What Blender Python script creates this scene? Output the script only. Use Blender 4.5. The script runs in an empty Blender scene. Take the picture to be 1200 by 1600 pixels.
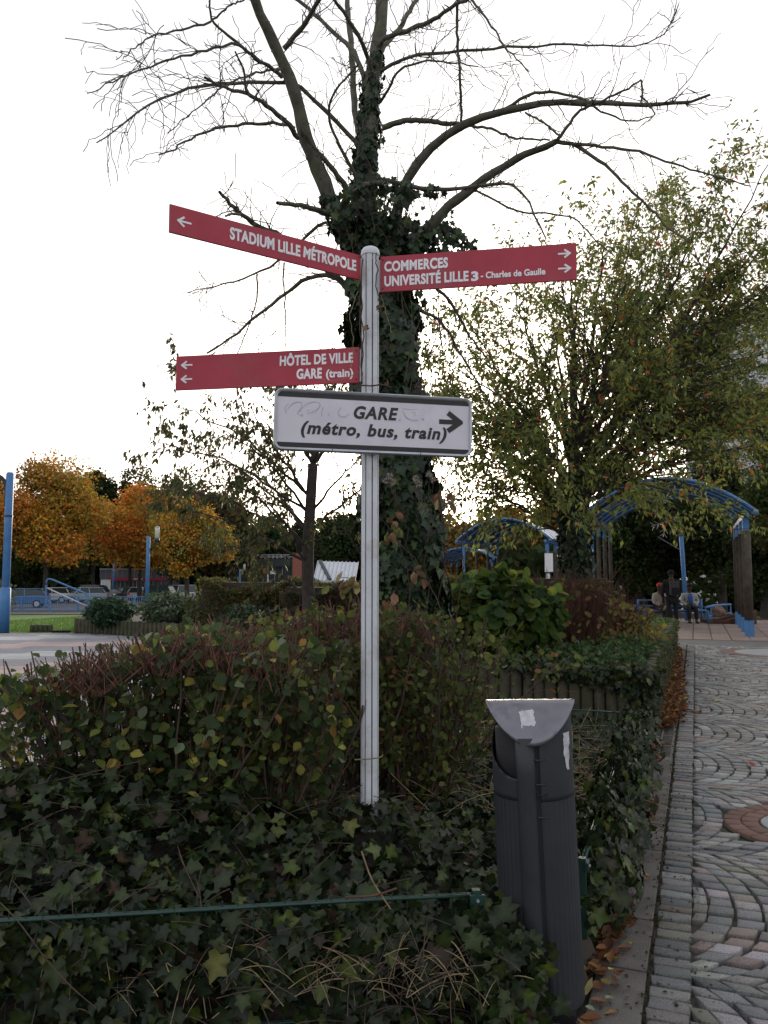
import bpy, math
import numpy as np
from mathutils import Vector, Matrix
rng = np.random.default_rng(7)
R = math.radians
# ------------------------------------------------------------------ camera, sky, sun, exposure
S = bpy.context.scene
COL = S.collection
F = 1230.0
PITCH = math.atan(100 / F)
cd = bpy.data.cameras.new('camera'); cam = bpy.data.objects.new('camera', cd); COL.objects.link(cam)
cam.location = (0, 0, 1.6); cam.rotation_euler = (math.pi / 2 + PITCH, 0, 0)
cd.sensor_fit = 'VERTICAL'; cd.sensor_height = 36.0; cd.lens = 36.0 * F / 1600
cd.clip_start = 0.05; cd.clip_end = 3000
S.camera = cam
SUN_AZ, SUN_EL = R(6.7), R(9.0)
sunv = Vector((math.sin(SUN_AZ) * math.cos(SUN_EL), math.cos(SUN_AZ) * math.cos(SUN_EL), math.sin(SUN_EL)))
W = bpy.data.worlds.new('World'); S.world = W; W.use_nodes = True
nt = W.node_tree; nt.nodes.clear()
sky = nt.nodes.new('ShaderNodeTexSky'); sky.sky_type = 'NISHITA'; sky.sun_disc = False
sky.sun_elevation = SUN_EL; sky.sun_rotation = SUN_AZ
sky.air_density = 1.0; sky.dust_density = 3.0; sky.ozone_density = 1.0
hs = nt.nodes.new('ShaderNodeHueSaturation'); hs.inputs['Saturation'].default_value = 0.5
tc = nt.nodes.new('ShaderNodeTexCoord')
veil = nt.nodes.new('ShaderNodeMix'); veil.data_type = 'RGBA'; veil.inputs[0].default_value = 0.5
veil.inputs[7].default_value = (5.6, 5.5, 5.75, 1)
bg = nt.nodes.new('ShaderNodeBackground'); bg.inputs['Strength'].default_value = 0.15
wo = nt.nodes.new('ShaderNodeOutputWorld')
nt.links.new(sky.outputs[0], hs.inputs['Color']); nt.links.new(hs.outputs[0], veil.inputs[6])
nt.links.new(veil.outputs[2], bg.inputs[0]); nt.links.new(bg.outputs[0], wo.inputs[0])
sl = bpy.data.lights.new('sun', 'SUN'); sl.energy = 1.4; sl.angle = R(12); sl.color = (1, 0.86, 0.72)
so = bpy.data.objects.new('sun', sl); COL.objects.link(so); so.rotation_euler = sunv.to_track_quat('Z', 'Y').to_euler()
so.location = (10, 60, 30)
S.view_settings.view_transform = 'Standard'; S.view_settings.look = 'None'
S.view_settings.gamma = 1; S.view_settings.use_curve_mapping = False
S.view_settings.exposure = 0.8
S.render.engine = 'CYCLES'
S.cycles.max_bounces = 5; S.cycles.diffuse_bounces = 3; S.cycles.transparent_max_bounces = 6

# ------------------------------------------------------------------ helpers
cp, sp = math.cos(PITCH), math.sin(PITCH)
def at(px, py, Y):
    xc, yc = (px - 600) / F, (800 - py) / F
    d = np.array((xc, cp - yc * sp, sp + yc * cp)); t = Y / d[1]
    return np.array((0, 0, 1.6)) + d * t
def on(px, py, z=0.0):
    xc, yc = (px - 600) / F, (800 - py) / F
    d = np.array((xc, cp - yc * sp, sp + yc * cp)); t = (z - 1.6) / d[2]
    return np.array((0, 0, 1.6)) + d * t
def zg(y):                       # the ground falls away gently beyond the square
    return np.interp(y, [24, 53, 100], [0, -0.8, -1.3])
U = np.array((0.3665, 0.9304, 0)); N_ = np.array((0.9304, -0.3665, 0)); P0 = np.array((0.87, 2.81, 0))
def pf(s, n, z=0.0):             # path frame: s along the path, n to its right
    return P0 + U * s + N_ * n + np.array((0, 0, z))
def norm(a): return a / np.maximum(np.linalg.norm(a, axis=-1, keepdims=True), 1e-9)

def tagp(o, label=None, cat=None, group=None, kind=None):
    if label: o['label'] = label
    if cat: o['category'] = cat
    if group: o['group'] = group
    if kind: o['kind'] = kind
    return o
def thing(name, loc, label, cat, group=None, kind=None):
    o = bpy.data.objects.new(name, None); COL.objects.link(o)
    o.location = tuple(float(v) for v in loc); o.empty_display_size = 0.1
    return tagp(o, label, cat, group, kind)
def wloc(o):
    v = np.zeros(3)
    while o is not None:
        v = v + np.array(o.location); o = o.parent
    return v
def link_mesh(name, me, parent=None, label=None, cat=None, group=None, kind=None):
    o = bpy.data.objects.new(name, me); COL.objects.link(o)
    if parent is not None: o.parent = parent
    return tagp(o, label, cat, group, kind)
def mesh_np(name, V, Fc, mat, tint=None, smooth=False, mats=None, midx=None):
    """V (n,3); Fc (m,k) array or list of arrays of differing k"""
    me = bpy.data.meshes.new(name)
    V = np.asarray(V, dtype=np.float32)
    if isinstance(Fc, np.ndarray): Fc = [Fc]
    Fc = [f for f in Fc if len(f)]
    loops = np.concatenate([f.ravel() for f in Fc]).astype(np.int32)
    tot = np.concatenate([np.full(len(f), f.shape[1]) for f in Fc]).astype(np.int32)
    start = np.concatenate(([0], np.cumsum(tot)[:-1])).astype(np.int32)
    me.vertices.add(len(V)); me.vertices.foreach_set('co', V.ravel())
    me.loops.add(len(loops)); me.loops.foreach_set('vertex_index', loops)
    me.polygons.add(len(tot)); me.polygons.foreach_set('loop_start', start)
    if smooth: me.polygons.foreach_set('use_smooth', np.ones(len(tot), bool))
    if mats:
        for m in mats: me.materials.append(m)
        if midx is not None: me.polygons.foreach_set('material_index', np.asarray(midx, np.int32))
    else: me.materials.append(mat)
    if tint is not None:
        a = me.color_attributes.new('tint', 'FLOAT_COLOR', 'POINT')
        c = np.ones((len(V), 4), np.float32); c[:, :3] = tint; a.data.foreach_set('color', c.ravel())
    me.update(calc_edges=True)
    return me
class MB:
    """collects plain shapes (in world space) for one mesh object"""
    def __init__(s): s.v = []; s.f = []; s.n = 0
    def add(s, V, Fs):
        V = np.asarray(V, float); s.v.append(V)
        for f in Fs: s.f.append([i + s.n for i in f])
        s.n += len(V); return s
    def box(s, c, size, rot=0.0, tilt=None, bev=0.0):
        x, y, z = [v / 2 for v in size]
        V = np.array([(i * x, j * y, k * z) for k in (-1, 1) for j in (-1, 1) for i in (-1, 1)], float)
        M = Matrix.Rotation(rot, 3, 'Z')
        if tilt is not None: M = M @ tilt
        V = V @ np.array(M).T + np.asarray(c, float)
        return s.add(V, [(0, 2, 3, 1), (4, 5, 7, 6), (0, 1, 5, 4), (2, 6, 7, 3), (0, 4, 6, 2), (1, 3, 7, 5)])
    def beam(s, a, b, w, h, up=(0, 0, 1)):
        a = np.asarray(a, float); b = np.asarray(b, float); d = norm(b - a)
        x = norm(np.cross(d, np.asarray(up, float))); z = np.cross(x, d)
        V = [p + x * i * w / 2 + z * j * h / 2 for p in (a, b) for i, j in ((-1, -1), (1, -1), (1, 1), (-1, 1))]
        return s.add(V, [(0, 1, 2, 3), (7, 6, 5, 4), (0, 4, 5, 1), (1, 5, 6, 2), (2, 6, 7, 3), (3, 7, 4, 0)])
    def tube(s, pts, r, n=8, caps=True):
        pts = np.asarray(pts, float); P = len(pts); rr = np.broadcast_to(np.asarray(r, float), (P,))
        T = norm(np.gradient(pts, axis=0)); m = norm(T.mean(0))
        ref = np.array((0, 0, 1.)) if abs(m[2]) < 0.8 else np.array((1., 0.1, 0))
        x = norm(np.cross(T, ref)); y = np.cross(T, x)
        an = np.arange(n) * 2 * math.pi / n
        V = (pts[:, None] + rr[:, None, None] * (x[:, None] * np.cos(an)[None, :, None] + y[:, None] * np.sin(an)[None, :, None])).reshape(-1, 3)
        Fs = [(i * n + j, i * n + (j + 1) % n, (i + 1) * n + (j + 1) % n, (i + 1) * n + j) for i in range(P - 1) for j in range(n)]
        if caps: Fs += [tuple(range(n))[::-1], tuple((P - 1) * n + j for j in range(n))]
        return s.add(V, Fs)
    def lathe(s, c, prof, n=16):
        c = np.asarray(c, float); an = np.arange(n) * 2 * math.pi / n; P = len(prof)
        V = [c + np.array((r * math.cos(a), r * math.sin(a), z)) for r, z in prof for a in an]
        Fs = [(i * n + j, i * n + (j + 1) % n, (i + 1) * n + (j + 1) % n, (i + 1) * n + j) for i in range(P - 1) for j in range(n)]
        Fs += [tuple(range(n))[::-1], tuple((P - 1) * n + j for j in range(n))]
        return s.add(V, Fs)
    def prism(s, pts, vec):
        """outline (3-D points) pushed along vec"""
        pts = np.asarray(pts, float); n = len(pts)
        V = np.concatenate([pts, pts + np.asarray(vec, float)])
        return s.add(V, [tuple(range(n))[::-1], tuple(range(n, 2 * n))] + [(i, (i + 1) % n, n + (i + 1) % n, n + i) for i in range(n)])
    def build(s, name, mat, parent=None, smooth=False, bevel=0.0, **k):
        me = bpy.data.meshes.new(name)
        V = np.concatenate(s.v)
        if parent is not None: V = V - wloc(parent)
        me.from_pydata(V.tolist(), [], s.f); me.materials.append(mat)
        if smooth: me.polygons.foreach_set('use_smooth', np.ones(len(me.polygons), bool))
        me.update()
        o = link_mesh(name, me, parent, **k)
        if bevel:
            b = o.modifiers.new('bevel', 'BEVEL'); b.width = bevel; b.segments = 2; b.limit_method = 'ANGLE'; b.angle_limit = R(40)
        return o

# ------------------------------------------------------------------ materials
def newmat(name):
    m = bpy.data.materials.new(name); m.use_nodes = True
    return m, m.node_tree, m.node_tree.nodes['Principled BSDF']
def surf(name, col, rough=0.7, var=0.25, scale=8.0, bump=0.0, bscale=60.0, metal=0.0, tint=False, col2=None, spec=0.4, dirt=None, dscale=3.0):
    m, t, b = newmat(name)
    b.inputs['Roughness'].default_value = rough; b.inputs['Metallic'].default_value = metal
    b.inputs['Specular IOR Level'].default_value = spec
    co = t.nodes.new('ShaderNodeTexCoord')
    no = t.nodes.new('ShaderNodeTexNoise'); no.inputs['Scale'].default_value = scale; no.inputs['Detail'].default_value = 6
    t.links.new(co.outputs['Object'], no.inputs['Vector'])
    rp = t.nodes.new('ShaderNodeValToRGB')
    rp.color_ramp.elements[0].position = 0.3; rp.color_ramp.elements[1].position = 0.7
    if tint:
        lo, hi = (1 - var,) * 3, (1 + var,) * 3
    else:
        c2 = col2 if col2 else tuple(c * (1 - var) for c in col)
        lo, hi = c2, tuple(min(1, c * (1 + var * 0.4)) for c in col)
    rp.color_ramp.elements[0].color = (*lo, 1); rp.color_ramp.elements[1].color = (*hi, 1)
    t.links.new(no.outputs['Fac'], rp.inputs[0]); out = rp.outputs[0]
    if tint:
        at_ = t.nodes.new('ShaderNodeAttribute'); at_.attribute_name = 'tint'
        mx = t.nodes.new('ShaderNodeMix'); mx.data_type = 'RGBA'; mx.blend_type = 'MULTIPLY'; mx.inputs[0].default_value = 1
        t.links.new(at_.outputs['Color'], mx.inputs[6]); t.links.new(out, mx.inputs[7]); out = mx.outputs[2]
    if dirt:
        n2 = t.nodes.new('ShaderNodeTexNoise'); n2.inputs['Scale'].default_value = dscale; n2.inputs['Detail'].default_value = 8
        n2.inputs['Roughness'].default_value = 0.7
        t.links.new(co.outputs['Object'], n2.inputs['Vector'])
        r2 = t.nodes.new('ShaderNodeValToRGB'); r2.color_ramp.elements[0].position = 0.5; r2.color_ramp.elements[1].position = 0.68
        mx = t.nodes.new('ShaderNodeMix'); mx.data_type = 'RGBA'; mx.inputs[7].default_value = (*dirt, 1)
        t.links.new(n2.outputs['Fac'], r2.inputs[0]); t.links.new(r2.outputs[0], mx.inputs[0]); t.links.new(out, mx.inputs[6]); out = mx.outputs[2]
    t.links.new(out, b.inputs['Base Color'])
    if bump:
        n3 = t.nodes.new('ShaderNodeTexNoise'); n3.inputs['Scale'].default_value = bscale; n3.inputs['Detail'].default_value = 5
        t.links.new(co.outputs['Object'], n3.inputs['Vector'])
        bp = t.nodes.new('ShaderNodeBump'); bp.inputs['Strength'].default_value = min(1, bump); bp.inputs['Distance'].default_value = 0.01
        t.links.new(n3.outputs['Fac'], bp.inputs['Height']); t.links.new(bp.outputs[0], b.inputs['Normal'])
    return m
def leafmat(name, rough=0.5, trans=0.35, spec=0.35):
    m, t, b = newmat(name)
    a = t.nodes.new('ShaderNodeAttribute'); a.attribute_name = 'tint'
    co = t.nodes.new('ShaderNodeTexCoord'); no = t.nodes.new('ShaderNodeTexNoise'); no.inputs['Scale'].default_value = 25
    no.inputs['Detail'].default_value = 3
    t.links.new(co.outputs['Object'], no.inputs['Vector'])
    mr = t.nodes.new('ShaderNodeMapRange'); mr.inputs[3].default_value = 0.65; mr.inputs[4].default_value = 1.3
    t.links.new(no.outputs['Fac'], mr.inputs[0])
    mx = t.nodes.new('ShaderNodeVectorMath'); mx.operation = 'SCALE'
    t.links.new(a.outputs['Vector'], mx.inputs[0]); t.links.new(mr.outputs[0], mx.inputs['Scale'])
    t.links.new(mx.outputs[0], b.inputs['Base Color'])
    b.inputs['Roughness'].default_value = rough; b.inputs['Specular IOR Level'].default_value = spec
    tr = t.nodes.new('ShaderNodeBsdfTranslucent'); ms = t.nodes.new('ShaderNodeMixShader'); ms.inputs[0].default_value = trans
    t.links.new(mx.outputs[0], tr.inputs['Color'])
    o = t.nodes['Material Output']
    t.links.new(b.outputs[0], ms.inputs[1]); t.links.new(tr.outputs[0], ms.inputs[2]); t.links.new(ms.outputs[0], o.inputs[0])
    return m
M = {}
M['leaf'] = leafmat('leaf', 0.5, 0.48, 0.25); M['ivy'] = leafmat('ivy_leaf', 0.42, 0.12, 0.28); M['far_leaf'] = leafmat('far_leaf', 0.8, 0.4, 0.1)
M['dry_leaf'] = leafmat('dry_leaf', 0.75, 0.2, 0.2); M['grass'] = leafmat('grass_blade', 0.6, 0.3)
M['bark'] = surf('bark', (0.10, 0.088, 0.075), 0.9, 0.5, 14, 0.8, 30, col2=(0.05, 0.055, 0.035), dirt=(0.09, 0.11, 0.05), dscale=5)
M['dark_bark'] = surf('dark_bark', (0.05, 0.042, 0.036), 0.9, 0.4, 10, 0.5, 30)
M['twig'] = surf('twig', (0.075, 0.05, 0.038), 0.85, 0.5, 20)
M['red_twig'] = surf('red_twig', (0.115, 0.05, 0.034), 0.8, 0.5, 20)
M['straw'] = surf('straw_stem', (0.26, 0.2, 0.11), 0.8, 0.5, 30)
M['soil'] = surf('soil', (0.045, 0.035, 0.026), 0.95, 0.5, 6, 0.8, 40)
M['sett'] = surf('granite_sett', (1, 1, 1), 0.6, 0.45, 160, 0.7, 220, tint=True, spec=0.4, dirt=(0.07, 0.068, 0.058), dscale=2.2)
M['mortar'] = surf('sanded_joint', (0.06, 0.056, 0.046), 0.95, 0.45, 12, 0.8, 90, dirt=(0.045, 0.055, 0.03), dscale=1.6)
M['slab'] = surf('concrete_slab', (0.125, 0.115, 0.105), 0.85, 0.35, 5, 0.5, 120, tint=False, dirt=(0.07, 0.06, 0.05), dscale=4)
M['paver'] = surf('paver', (1, 1, 1), 0.8, 0.25, 12, 0.4, 120, tint=True)
M['disc'] = surf('grey_disc', (0.20, 0.23, 0.235), 0.6, 0.2, 6, 0.2, 200)
M['asphalt'] = surf('asphalt', (0.10, 0.10, 0.102), 0.9, 0.3, 4, 0.4, 150)
M['lawn'] = surf('lawn', (0.10, 0.17, 0.03), 0.95, 0.4, 3, 0.6, 40, col2=(0.06, 0.11, 0.02))
M['red'] = surf('red_enamel', (0.38, 0.026, 0.052), 0.45, 0.16, 5, 0.08, 8, dirt=(0.33, 0.05, 0.065), dscale=4)
M['sign_white'] = surf('white_print', (0.78, 0.78, 0.8), 0.45, 0.06, 5)
M['reflect'] = surf('reflective_sheet', (0.66, 0.64, 0.70), 0.4, 0.07, 6, 0.15, 420, dirt=(0.58, 0.56, 0.63), dscale=9)
M['black_print'] = surf('black_print', (0.015, 0.015, 0.017), 0.4, 0.2, 8)
M['smear'] = surf('rubbed_graffiti', (0.30, 0.29, 0.34), 0.5, 0.3, 30, col2=(0.50, 0.49, 0.55))
M['alu'] = surf('aluminium_frame', (0.42, 0.44, 0.47), 0.42, 0.2, 9, metal=0.55)
M['pole'] = surf('painted_aluminium', (0.60, 0.62, 0.66), 0.42, 0.12, 6, dirt=(0.42, 0.42, 0.40), dscale=7)
M['groove'] = surf('groove_dark', (0.08, 0.055, 0.045), 0.9, 0.5, 20)
M['cap'] = surf('grey_cap', (0.58, 0.62, 0.64), 0.35, 0.1, 5)
M['bin'] = surf('bin_paint', (0.030, 0.033, 0.038), 0.5, 0.25, 5, 0.1, 30, spec=0.3, dirt=(0.035, 0.036, 0.038), dscale=2)
M['bin_dark'] = surf('bin_inside', (0.012, 0.012, 0.013), 0.8, 0.3, 5)
M['hood'] = surf('worn_metal', (0.20, 0.20, 0.225), 0.36, 0.4, 7, 0.25, 25, metal=0.8, dirt=(0.10, 0.095, 0.11), dscale=7)
M['paper'] = surf('torn_sticker', (0.5, 0.5, 0.52), 0.7, 0.3, 40, 0.3, 80, dirt=(0.3, 0.3, 0.31), dscale=30)
M['green_wire'] = surf('green_coated_wire', (0.014, 0.045, 0.035), 0.4, 0.25, 20)
M['paling'] = surf('weathered_paling', (0.075, 0.066, 0.046), 0.9, 0.5, 7, 0.9, 30, col2=(0.035, 0.04, 0.02), dirt=(0.06, 0.085, 0.03), dscale=3)
M['blue'] = surf('blue_paint', (0.06, 0.19, 0.42), 0.5, 0.2, 5, dirt=(0.08, 0.16, 0.29), dscale=4)
M['blue_roof'] = surf('blue_roof_sheet', (0.06, 0.12, 0.22), 0.4, 0.2, 3)
M['timber'] = surf('weathered_timber', (0.075, 0.06, 0.045), 0.9, 0.45, 6, 0.6, 30)
M['black_metal'] = surf('black_metal', (0.02, 0.02, 0.022), 0.4, 0.2, 8)
M['grey_metal'] = surf('grey_metal', (0.42, 0.45, 0.48), 0.4, 0.15, 8, metal=0.4)
M['lampglass'] = surf('lamp_glass', (0.72, 0.70, 0.62), 0.25, 0.12, 6)
M['tyre'] = surf('tyre', (0.02, 0.02, 0.02), 0.85, 0.2, 10)
M['glass'] = surf('dark_glass', (0.03, 0.045, 0.045), 0.18, 0.2, 5, spec=0.35)
M['brick'] = surf('brick_wall', (0.33, 0.12, 0.09), 0.9, 0.25, 5)
M['rust'] = surf('rusty_steel', (0.10, 0.045, 0.03), 0.85, 0.5, 5)
M['stone'] = surf('boulder', (0.17, 0.11, 0.085), 0.9, 0.4, 5)
M['tower'] = surf('pale_render', (0.50, 0.52, 0.55), 0.85, 0.1, 0.5)
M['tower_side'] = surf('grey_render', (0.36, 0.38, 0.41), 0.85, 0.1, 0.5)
M['white'] = surf('white_paint', (0.74, 0.74, 0.74), 0.5, 0.08, 5)
M['redlamp'] = surf('red_bauble', (0.6, 0.02, 0.04), 0.35, 0.1, 5)
def plain(name, c, rough=0.6, **k): return surf(name, c, rough, 0.15, 6, **k)
M['skin'] = plain('skin', (0.06, 0.035, 0.025)); M['black_cloth'] = plain('black_cloth', (0.012, 0.012, 0.014), 0.9)
M['cream_cloth'] = plain('cream_cloth', (0.42, 0.33, 0.27), 0.9); M['white_cloth'] = plain('white_cloth', (0.36, 0.36, 0.35), 0.9)
M['red_cloth'] = plain('red_cloth', (0.5, 0.05, 0.02), 0.9); M['blue_cloth'] = plain('blue_cloth', (0.05, 0.12, 0.32), 0.9)
M['grey_cloth'] = plain('grey_cloth', (0.07, 0.06, 0.065), 0.9)

# ------------------------------------------------------------------ leaf / piece batches
def T_(verts, faces): return np.array(verts, float), [tuple(f) for f in faces]
OVAL = T_([(0, 0, 0), (0, .5, -.05), (0, 1, .02), (-.27, .25, .03), (-.33, .55, .05), (-.15, .85, .04), (.27, .25, .03), (.33, .55, .05), (.15, .85, .04)],
          [(0, 1, 3), (3, 1, 4), (4, 1, 5), (5, 1, 2), (0, 6, 1), (6, 7, 1), (7, 8, 1), (8, 2, 1)])
ROUND = T_([(0, 0, 0), (0, .5, -.06), (0, 1, .03), (-.35, .12, .04), (-.48, .5, .07), (-.28, .86, .05), (.35, .12, .04), (.48, .5, .07), (.28, .86, .05)], OVAL[1])
WIDE = T_([(0, 0, 0), (0, .5, -.05), (0, 1, -.06), (-.30, .22, .05), (-.40, .5, .09), (-.20, .82, .03), (.30, .22, .07), (.40, .5, .10), (.20, .82, .03)], OVAL[1])
LANCE = T_([(0, 0, 0), (-.2, .4, .05), (0, 1, 0), (.2, .4, .05), (0, .45, -.03)], [(0, 4, 1), (1, 4, 2), (0, 3, 4), (3, 2, 4)])
QUAD = T_([(0, 0, 0), (-.4, .5, .1), (0, 1, 0), (.4, .5, .1)], [(0, 2, 1), (0, 3, 2)])
_ivo = [(0, 0), (-.26, -.14), (-.50, .06), (-.38, .24), (-.58, .52), (-.26, .62), (0, 1.0), (.24, .60), (.55, .50), (.36, .24), (.50, .06), (.27, -.15)]
IVY = T_([(x, y, .10 * math.sin(7 * x + 4 * y) + .12 * abs(x) - .10 * y * y) for x, y in _ivo] + [(0, .3, -.04)], [(12, (i + 1) % 12, i) for i in range(12)])
_mpl = [(0, 0), (-.25, .02), (-.5, .0), (-.42, .2), (-.62, .45), (-.35, .5), (-.3, .78), (-.14, .66), (0, 1.05), (.16, .66), (.32, .8), (.36, .5), (.62, .42), (.42, .2), (.5, -.02), (.24, .02)]
MAPLE = T_([(x, y, .18 * abs(x) + .1 * math.sin(7 * x + 6 * y) + .12 * y * y) for x, y in _mpl] + [(0, .35, 0)], [(16, (i + 1) % 16, i) for i in range(16)])
CURL = T_([(0, 0, 0), (0, .5, -.02), (0, 1, .25), (-.3, .3, .16), (-.3, .7, .26), (.3, .3, .2), (.28, .7, .3)],
          [(0, 1, 3), (3, 1, 4), (4, 1, 2), (0, 5, 1), (5, 6, 1), (6, 2, 1)])
def orient(axis, normal):
    y = norm(axis); x = norm(np.cross(y, normal)); z = np.cross(x, y)
    return np.stack([x, y, z], axis=-1)            # columns
def rdir(n): return norm(rng.normal(size=(n, 3)))
VEIN = {13: np.array([1.5] + [.85, .95, .85, .95, .85, 1.25, .85, .95, .85, .95, .85] + [1.7]), 17: np.array([1.2] + [.9] * 15 + [1.3])}
def batch(name, tmpl, pos, mat3, size, tint, mat, parent=None, **k):
    V, Fs = tmpl; n = len(pos); s = np.asarray(size, float)
    if s.ndim == 1: s = s[:, None] * np.ones(3)
    off = wloc(parent) if parent is not None else 0
    W_ = np.einsum('nij,nvj->nvi', mat3, V[None] * s[:, None, :]) + (pos - off)[:, None]
    by = {}
    for f in Fs: by.setdefault(len(f), []).append(f)
    base = (np.arange(n) * len(V))[:, None, None]
    Fc = [(np.array(f)[None] + base).reshape(-1, kk) for kk, f in by.items()]
    tt = np.repeat(np.asarray(tint, np.float32), len(V), axis=0)
    if len(V) in (13, 17): tt = tt * np.tile(VEIN[len(V)], n)[:, None]
    me = mesh_np(name, W_.reshape(-1, 3), Fc, mat, tt)
    return link_mesh(name, me, parent, **k)
def palette(n, cols, weights, jit=0.25):
    cols = np.array(cols); w = np.array(weights, float); w /= w.sum()
    i = rng.choice(len(cols), n, p=w)
    return np.clip(cols[i] * (1 + jit * rng.uniform(-1, 1, (n, 1))) * (1 + 0.03 * rng.normal(size=(n, 3))), 0.002, 0.9), i
def foliage(parent, tmpl, pos, mat3, size, cols, weights, mat, singles=300, name='leaf', minpx=9.0, stuffname='leaves'):
    """the 'singles' leaves that show largest become leaf parts sharing meshes, the rest one stuff part"""
    size = np.minimum(size, 1.75 * np.median(size))
    if parent.name.startswith(('hedge', 'ground_ivy')):      # nothing grows across the front of the post above the ivy
        kp = ~((np.abs(pos[:, 0] - PX) < .10) & (pos[:, 1] < PY + .02) & (pos[:, 2] > .53)); pos, mat3, size = pos[kp], mat3[kp], size[kp]
    n = len(pos); tint, idx = palette(n, cols, weights)
    d = np.linalg.norm(pos - np.array((0, 0, 1.6)), axis=1)
    px = (pos[:, 0] / pos[:, 1]) * F + 600; py = 900 - (pos[:, 2] - 1.6) / pos[:, 1] * F
    score = size / d * F
    score = np.where((px > -10) & (px < 1210) & (py > 0) & (py < 1610), score, 0)
    face = np.abs(np.einsum('ni,ni->n', mat3[:, :, 2], norm(pos - np.array((0, 0, 1.6)))))
    score = score * (0.3 + 0.7 * face) * (1 + 0.0 * d)
    order = np.argsort(-score)[:singles]
    order = order[score[order] > minpx * 0.6] if singles else order[:0]
    rest = np.ones(n, bool); rest[order] = False
    V, Fs = tmpl; off = wloc(parent)
    if len(order):
        base = []
        for c in cols:
            for j in (0.85, 1.15):
                Vj = V * np.array((j ** .5, 1 / j ** .3, 1.2)) 
                by = {}
                for f in Fs: by.setdefault(len(f), []).append(f)
                base.append(mesh_np(name, Vj, [np.array(f) for f in by.values()], mat, np.array(c, np.float32)[None] * (VEIN[len(V)][:, None] if len(V) in VEIN else np.ones((len(V), 1))) * j))
        for q in order:
            o = bpy.data.objects.new(name, base[idx[q] * 2 + int(rng.integers(2))]); COL.objects.link(o); o.parent = parent
            mw = np.eye(4); mw[:3, :3] = mat3[q] * size[q]; mw[:3, 3] = pos[q] - off
            o.matrix_basis = Matrix(mw.tolist())
    if rest.sum(): batch(stuffname, tmpl, pos[rest], mat3[rest], size[rest], tint[rest], mat, parent, kind='stuff')
def tubes(name, paths, radii, sides, mat, parent=None, **k):
    paths = np.asarray(paths, float); n, P, _ = paths.shape
    T = norm(np.gradient(paths, axis=1)); m = norm(T.mean(1))
    ref = np.where(np.abs(m[:, 2:3]) < 0.8, np.array((0, 0, 1.))[None], np.array((1., 0.1, 0))[None])
    x = norm(np.cross(T, ref[:, None])); y = np.cross(T, x)
    an = np.arange(sides) * 2 * math.pi / sides
    V = paths[:, :, None] + np.asarray(radii)[:, :, None, None] * (x[:, :, None] * np.cos(an)[:, None] + y[:, :, None] * np.sin(an)[:, None])
    if parent is not None: V = V - wloc(parent)
    i = np.arange(P - 1)[:, None] * sides; j = np.arange(sides)[None]
    q = np.stack([i + j, i + (j + 1) % sides, i + sides + (j + 1) % sides, i + sides + j], -1).reshape(-1, 4)
    Fc = (q[None] + (np.arange(n) * P * sides)[:, None, None]).reshape(-1, 4)
    return link_mesh(name, mesh_np(name, V.reshape(-1, 3), Fc, mat, smooth=True), parent, **k)
def resample(pts, P):
    pts = np.asarray(pts, float)
    # Catmull-Rom-like smoothing by dense interpolation
    d = np.r_[0, np.cumsum(np.linalg.norm(np.diff(pts, axis=0), axis=1))]
    t = np.linspace(0, d[-1], P)
    out = np.stack([np.interp(t, d, pts[:, c]) for c in range(3)], 1)
    for _ in range(2): out[1:-1] = (out[:-2] + 2 * out[1:-1] + out[2:]) / 4
    return out
def spawn(par, prad, n, t0, t1, ang, length, lvar, lift, jit, P=6, rf=0.5, rend=0.25, weights=None):
    N, PP, _ = par.shape
    w = None
    if weights is not None: w = weights / weights.sum()
    k = rng.choice(N, n, p=w); t = rng.uniform(t0, t1, n) * (PP - 1)
    i = np.clip(t.astype(int), 0, PP - 2); f = (t - i)[:, None]
    p0 = par[k, i] * (1 - f) + par[k, i + 1] * f; tan = norm(par[k, i + 1] - par[k, i])
    r0 = (prad[k, i] * (1 - f[:, 0]) + prad[k, i + 1] * f[:, 0]) * rf
    side = norm(np.cross(tan, rdir(n)))
    a = ang * (1 + 0.35 * rng.normal(size=n))[:, None]
    d = norm(tan * np.cos(a) + side * np.sin(a) + np.array((0, 0, lift)))
    L = length * (1 + lvar * rng.uniform(-1, 1, n)) * (1.15 - 0.5 * t / (PP - 1))
    s = np.linspace(0, 1, P)[None, :, None]
    bend = norm(np.cross(d, rdir(n))) * jit
    path = p0[:, None] + d[:, None] * s * L[:, None, None] + bend[:, None] * (s ** 2) * L[:, None, None]
    path += rng.normal(size=path.shape) * (L[:, None, None] * jit * 0.10) * s
    rad = r0[:, None] * np.linspace(1, rend, P)[None]
    return path, rad
def leaves_on(paths, per, t0=0.15, droop=0.5, sz=0.08, szv=0.3, spread=0.03):
    N, P, _ = paths.shape; n = int(N * per)
    k = rng.integers(0, N, n); t = rng.uniform(t0, 1, n) * (P - 1); i = np.clip(t.astype(int), 0, P - 2); f = (t - i)[:, None]
    p = paths[k, i] * (1 - f) + paths[k, i + 1] * f + rng.normal(size=(n, 3)) * spread
    tan = norm(paths[k, i + 1] - paths[k, i])
    ax = norm(tan * 0.5 + rdir(n) * 0.8 + np.array((0, 0, -droop)))
    return p, orient(ax, rdir(n) * 0.8 + np.array((0, 0, 0.8))), sz * (1 + szv * rng.uniform(-1, 1, n))

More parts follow.
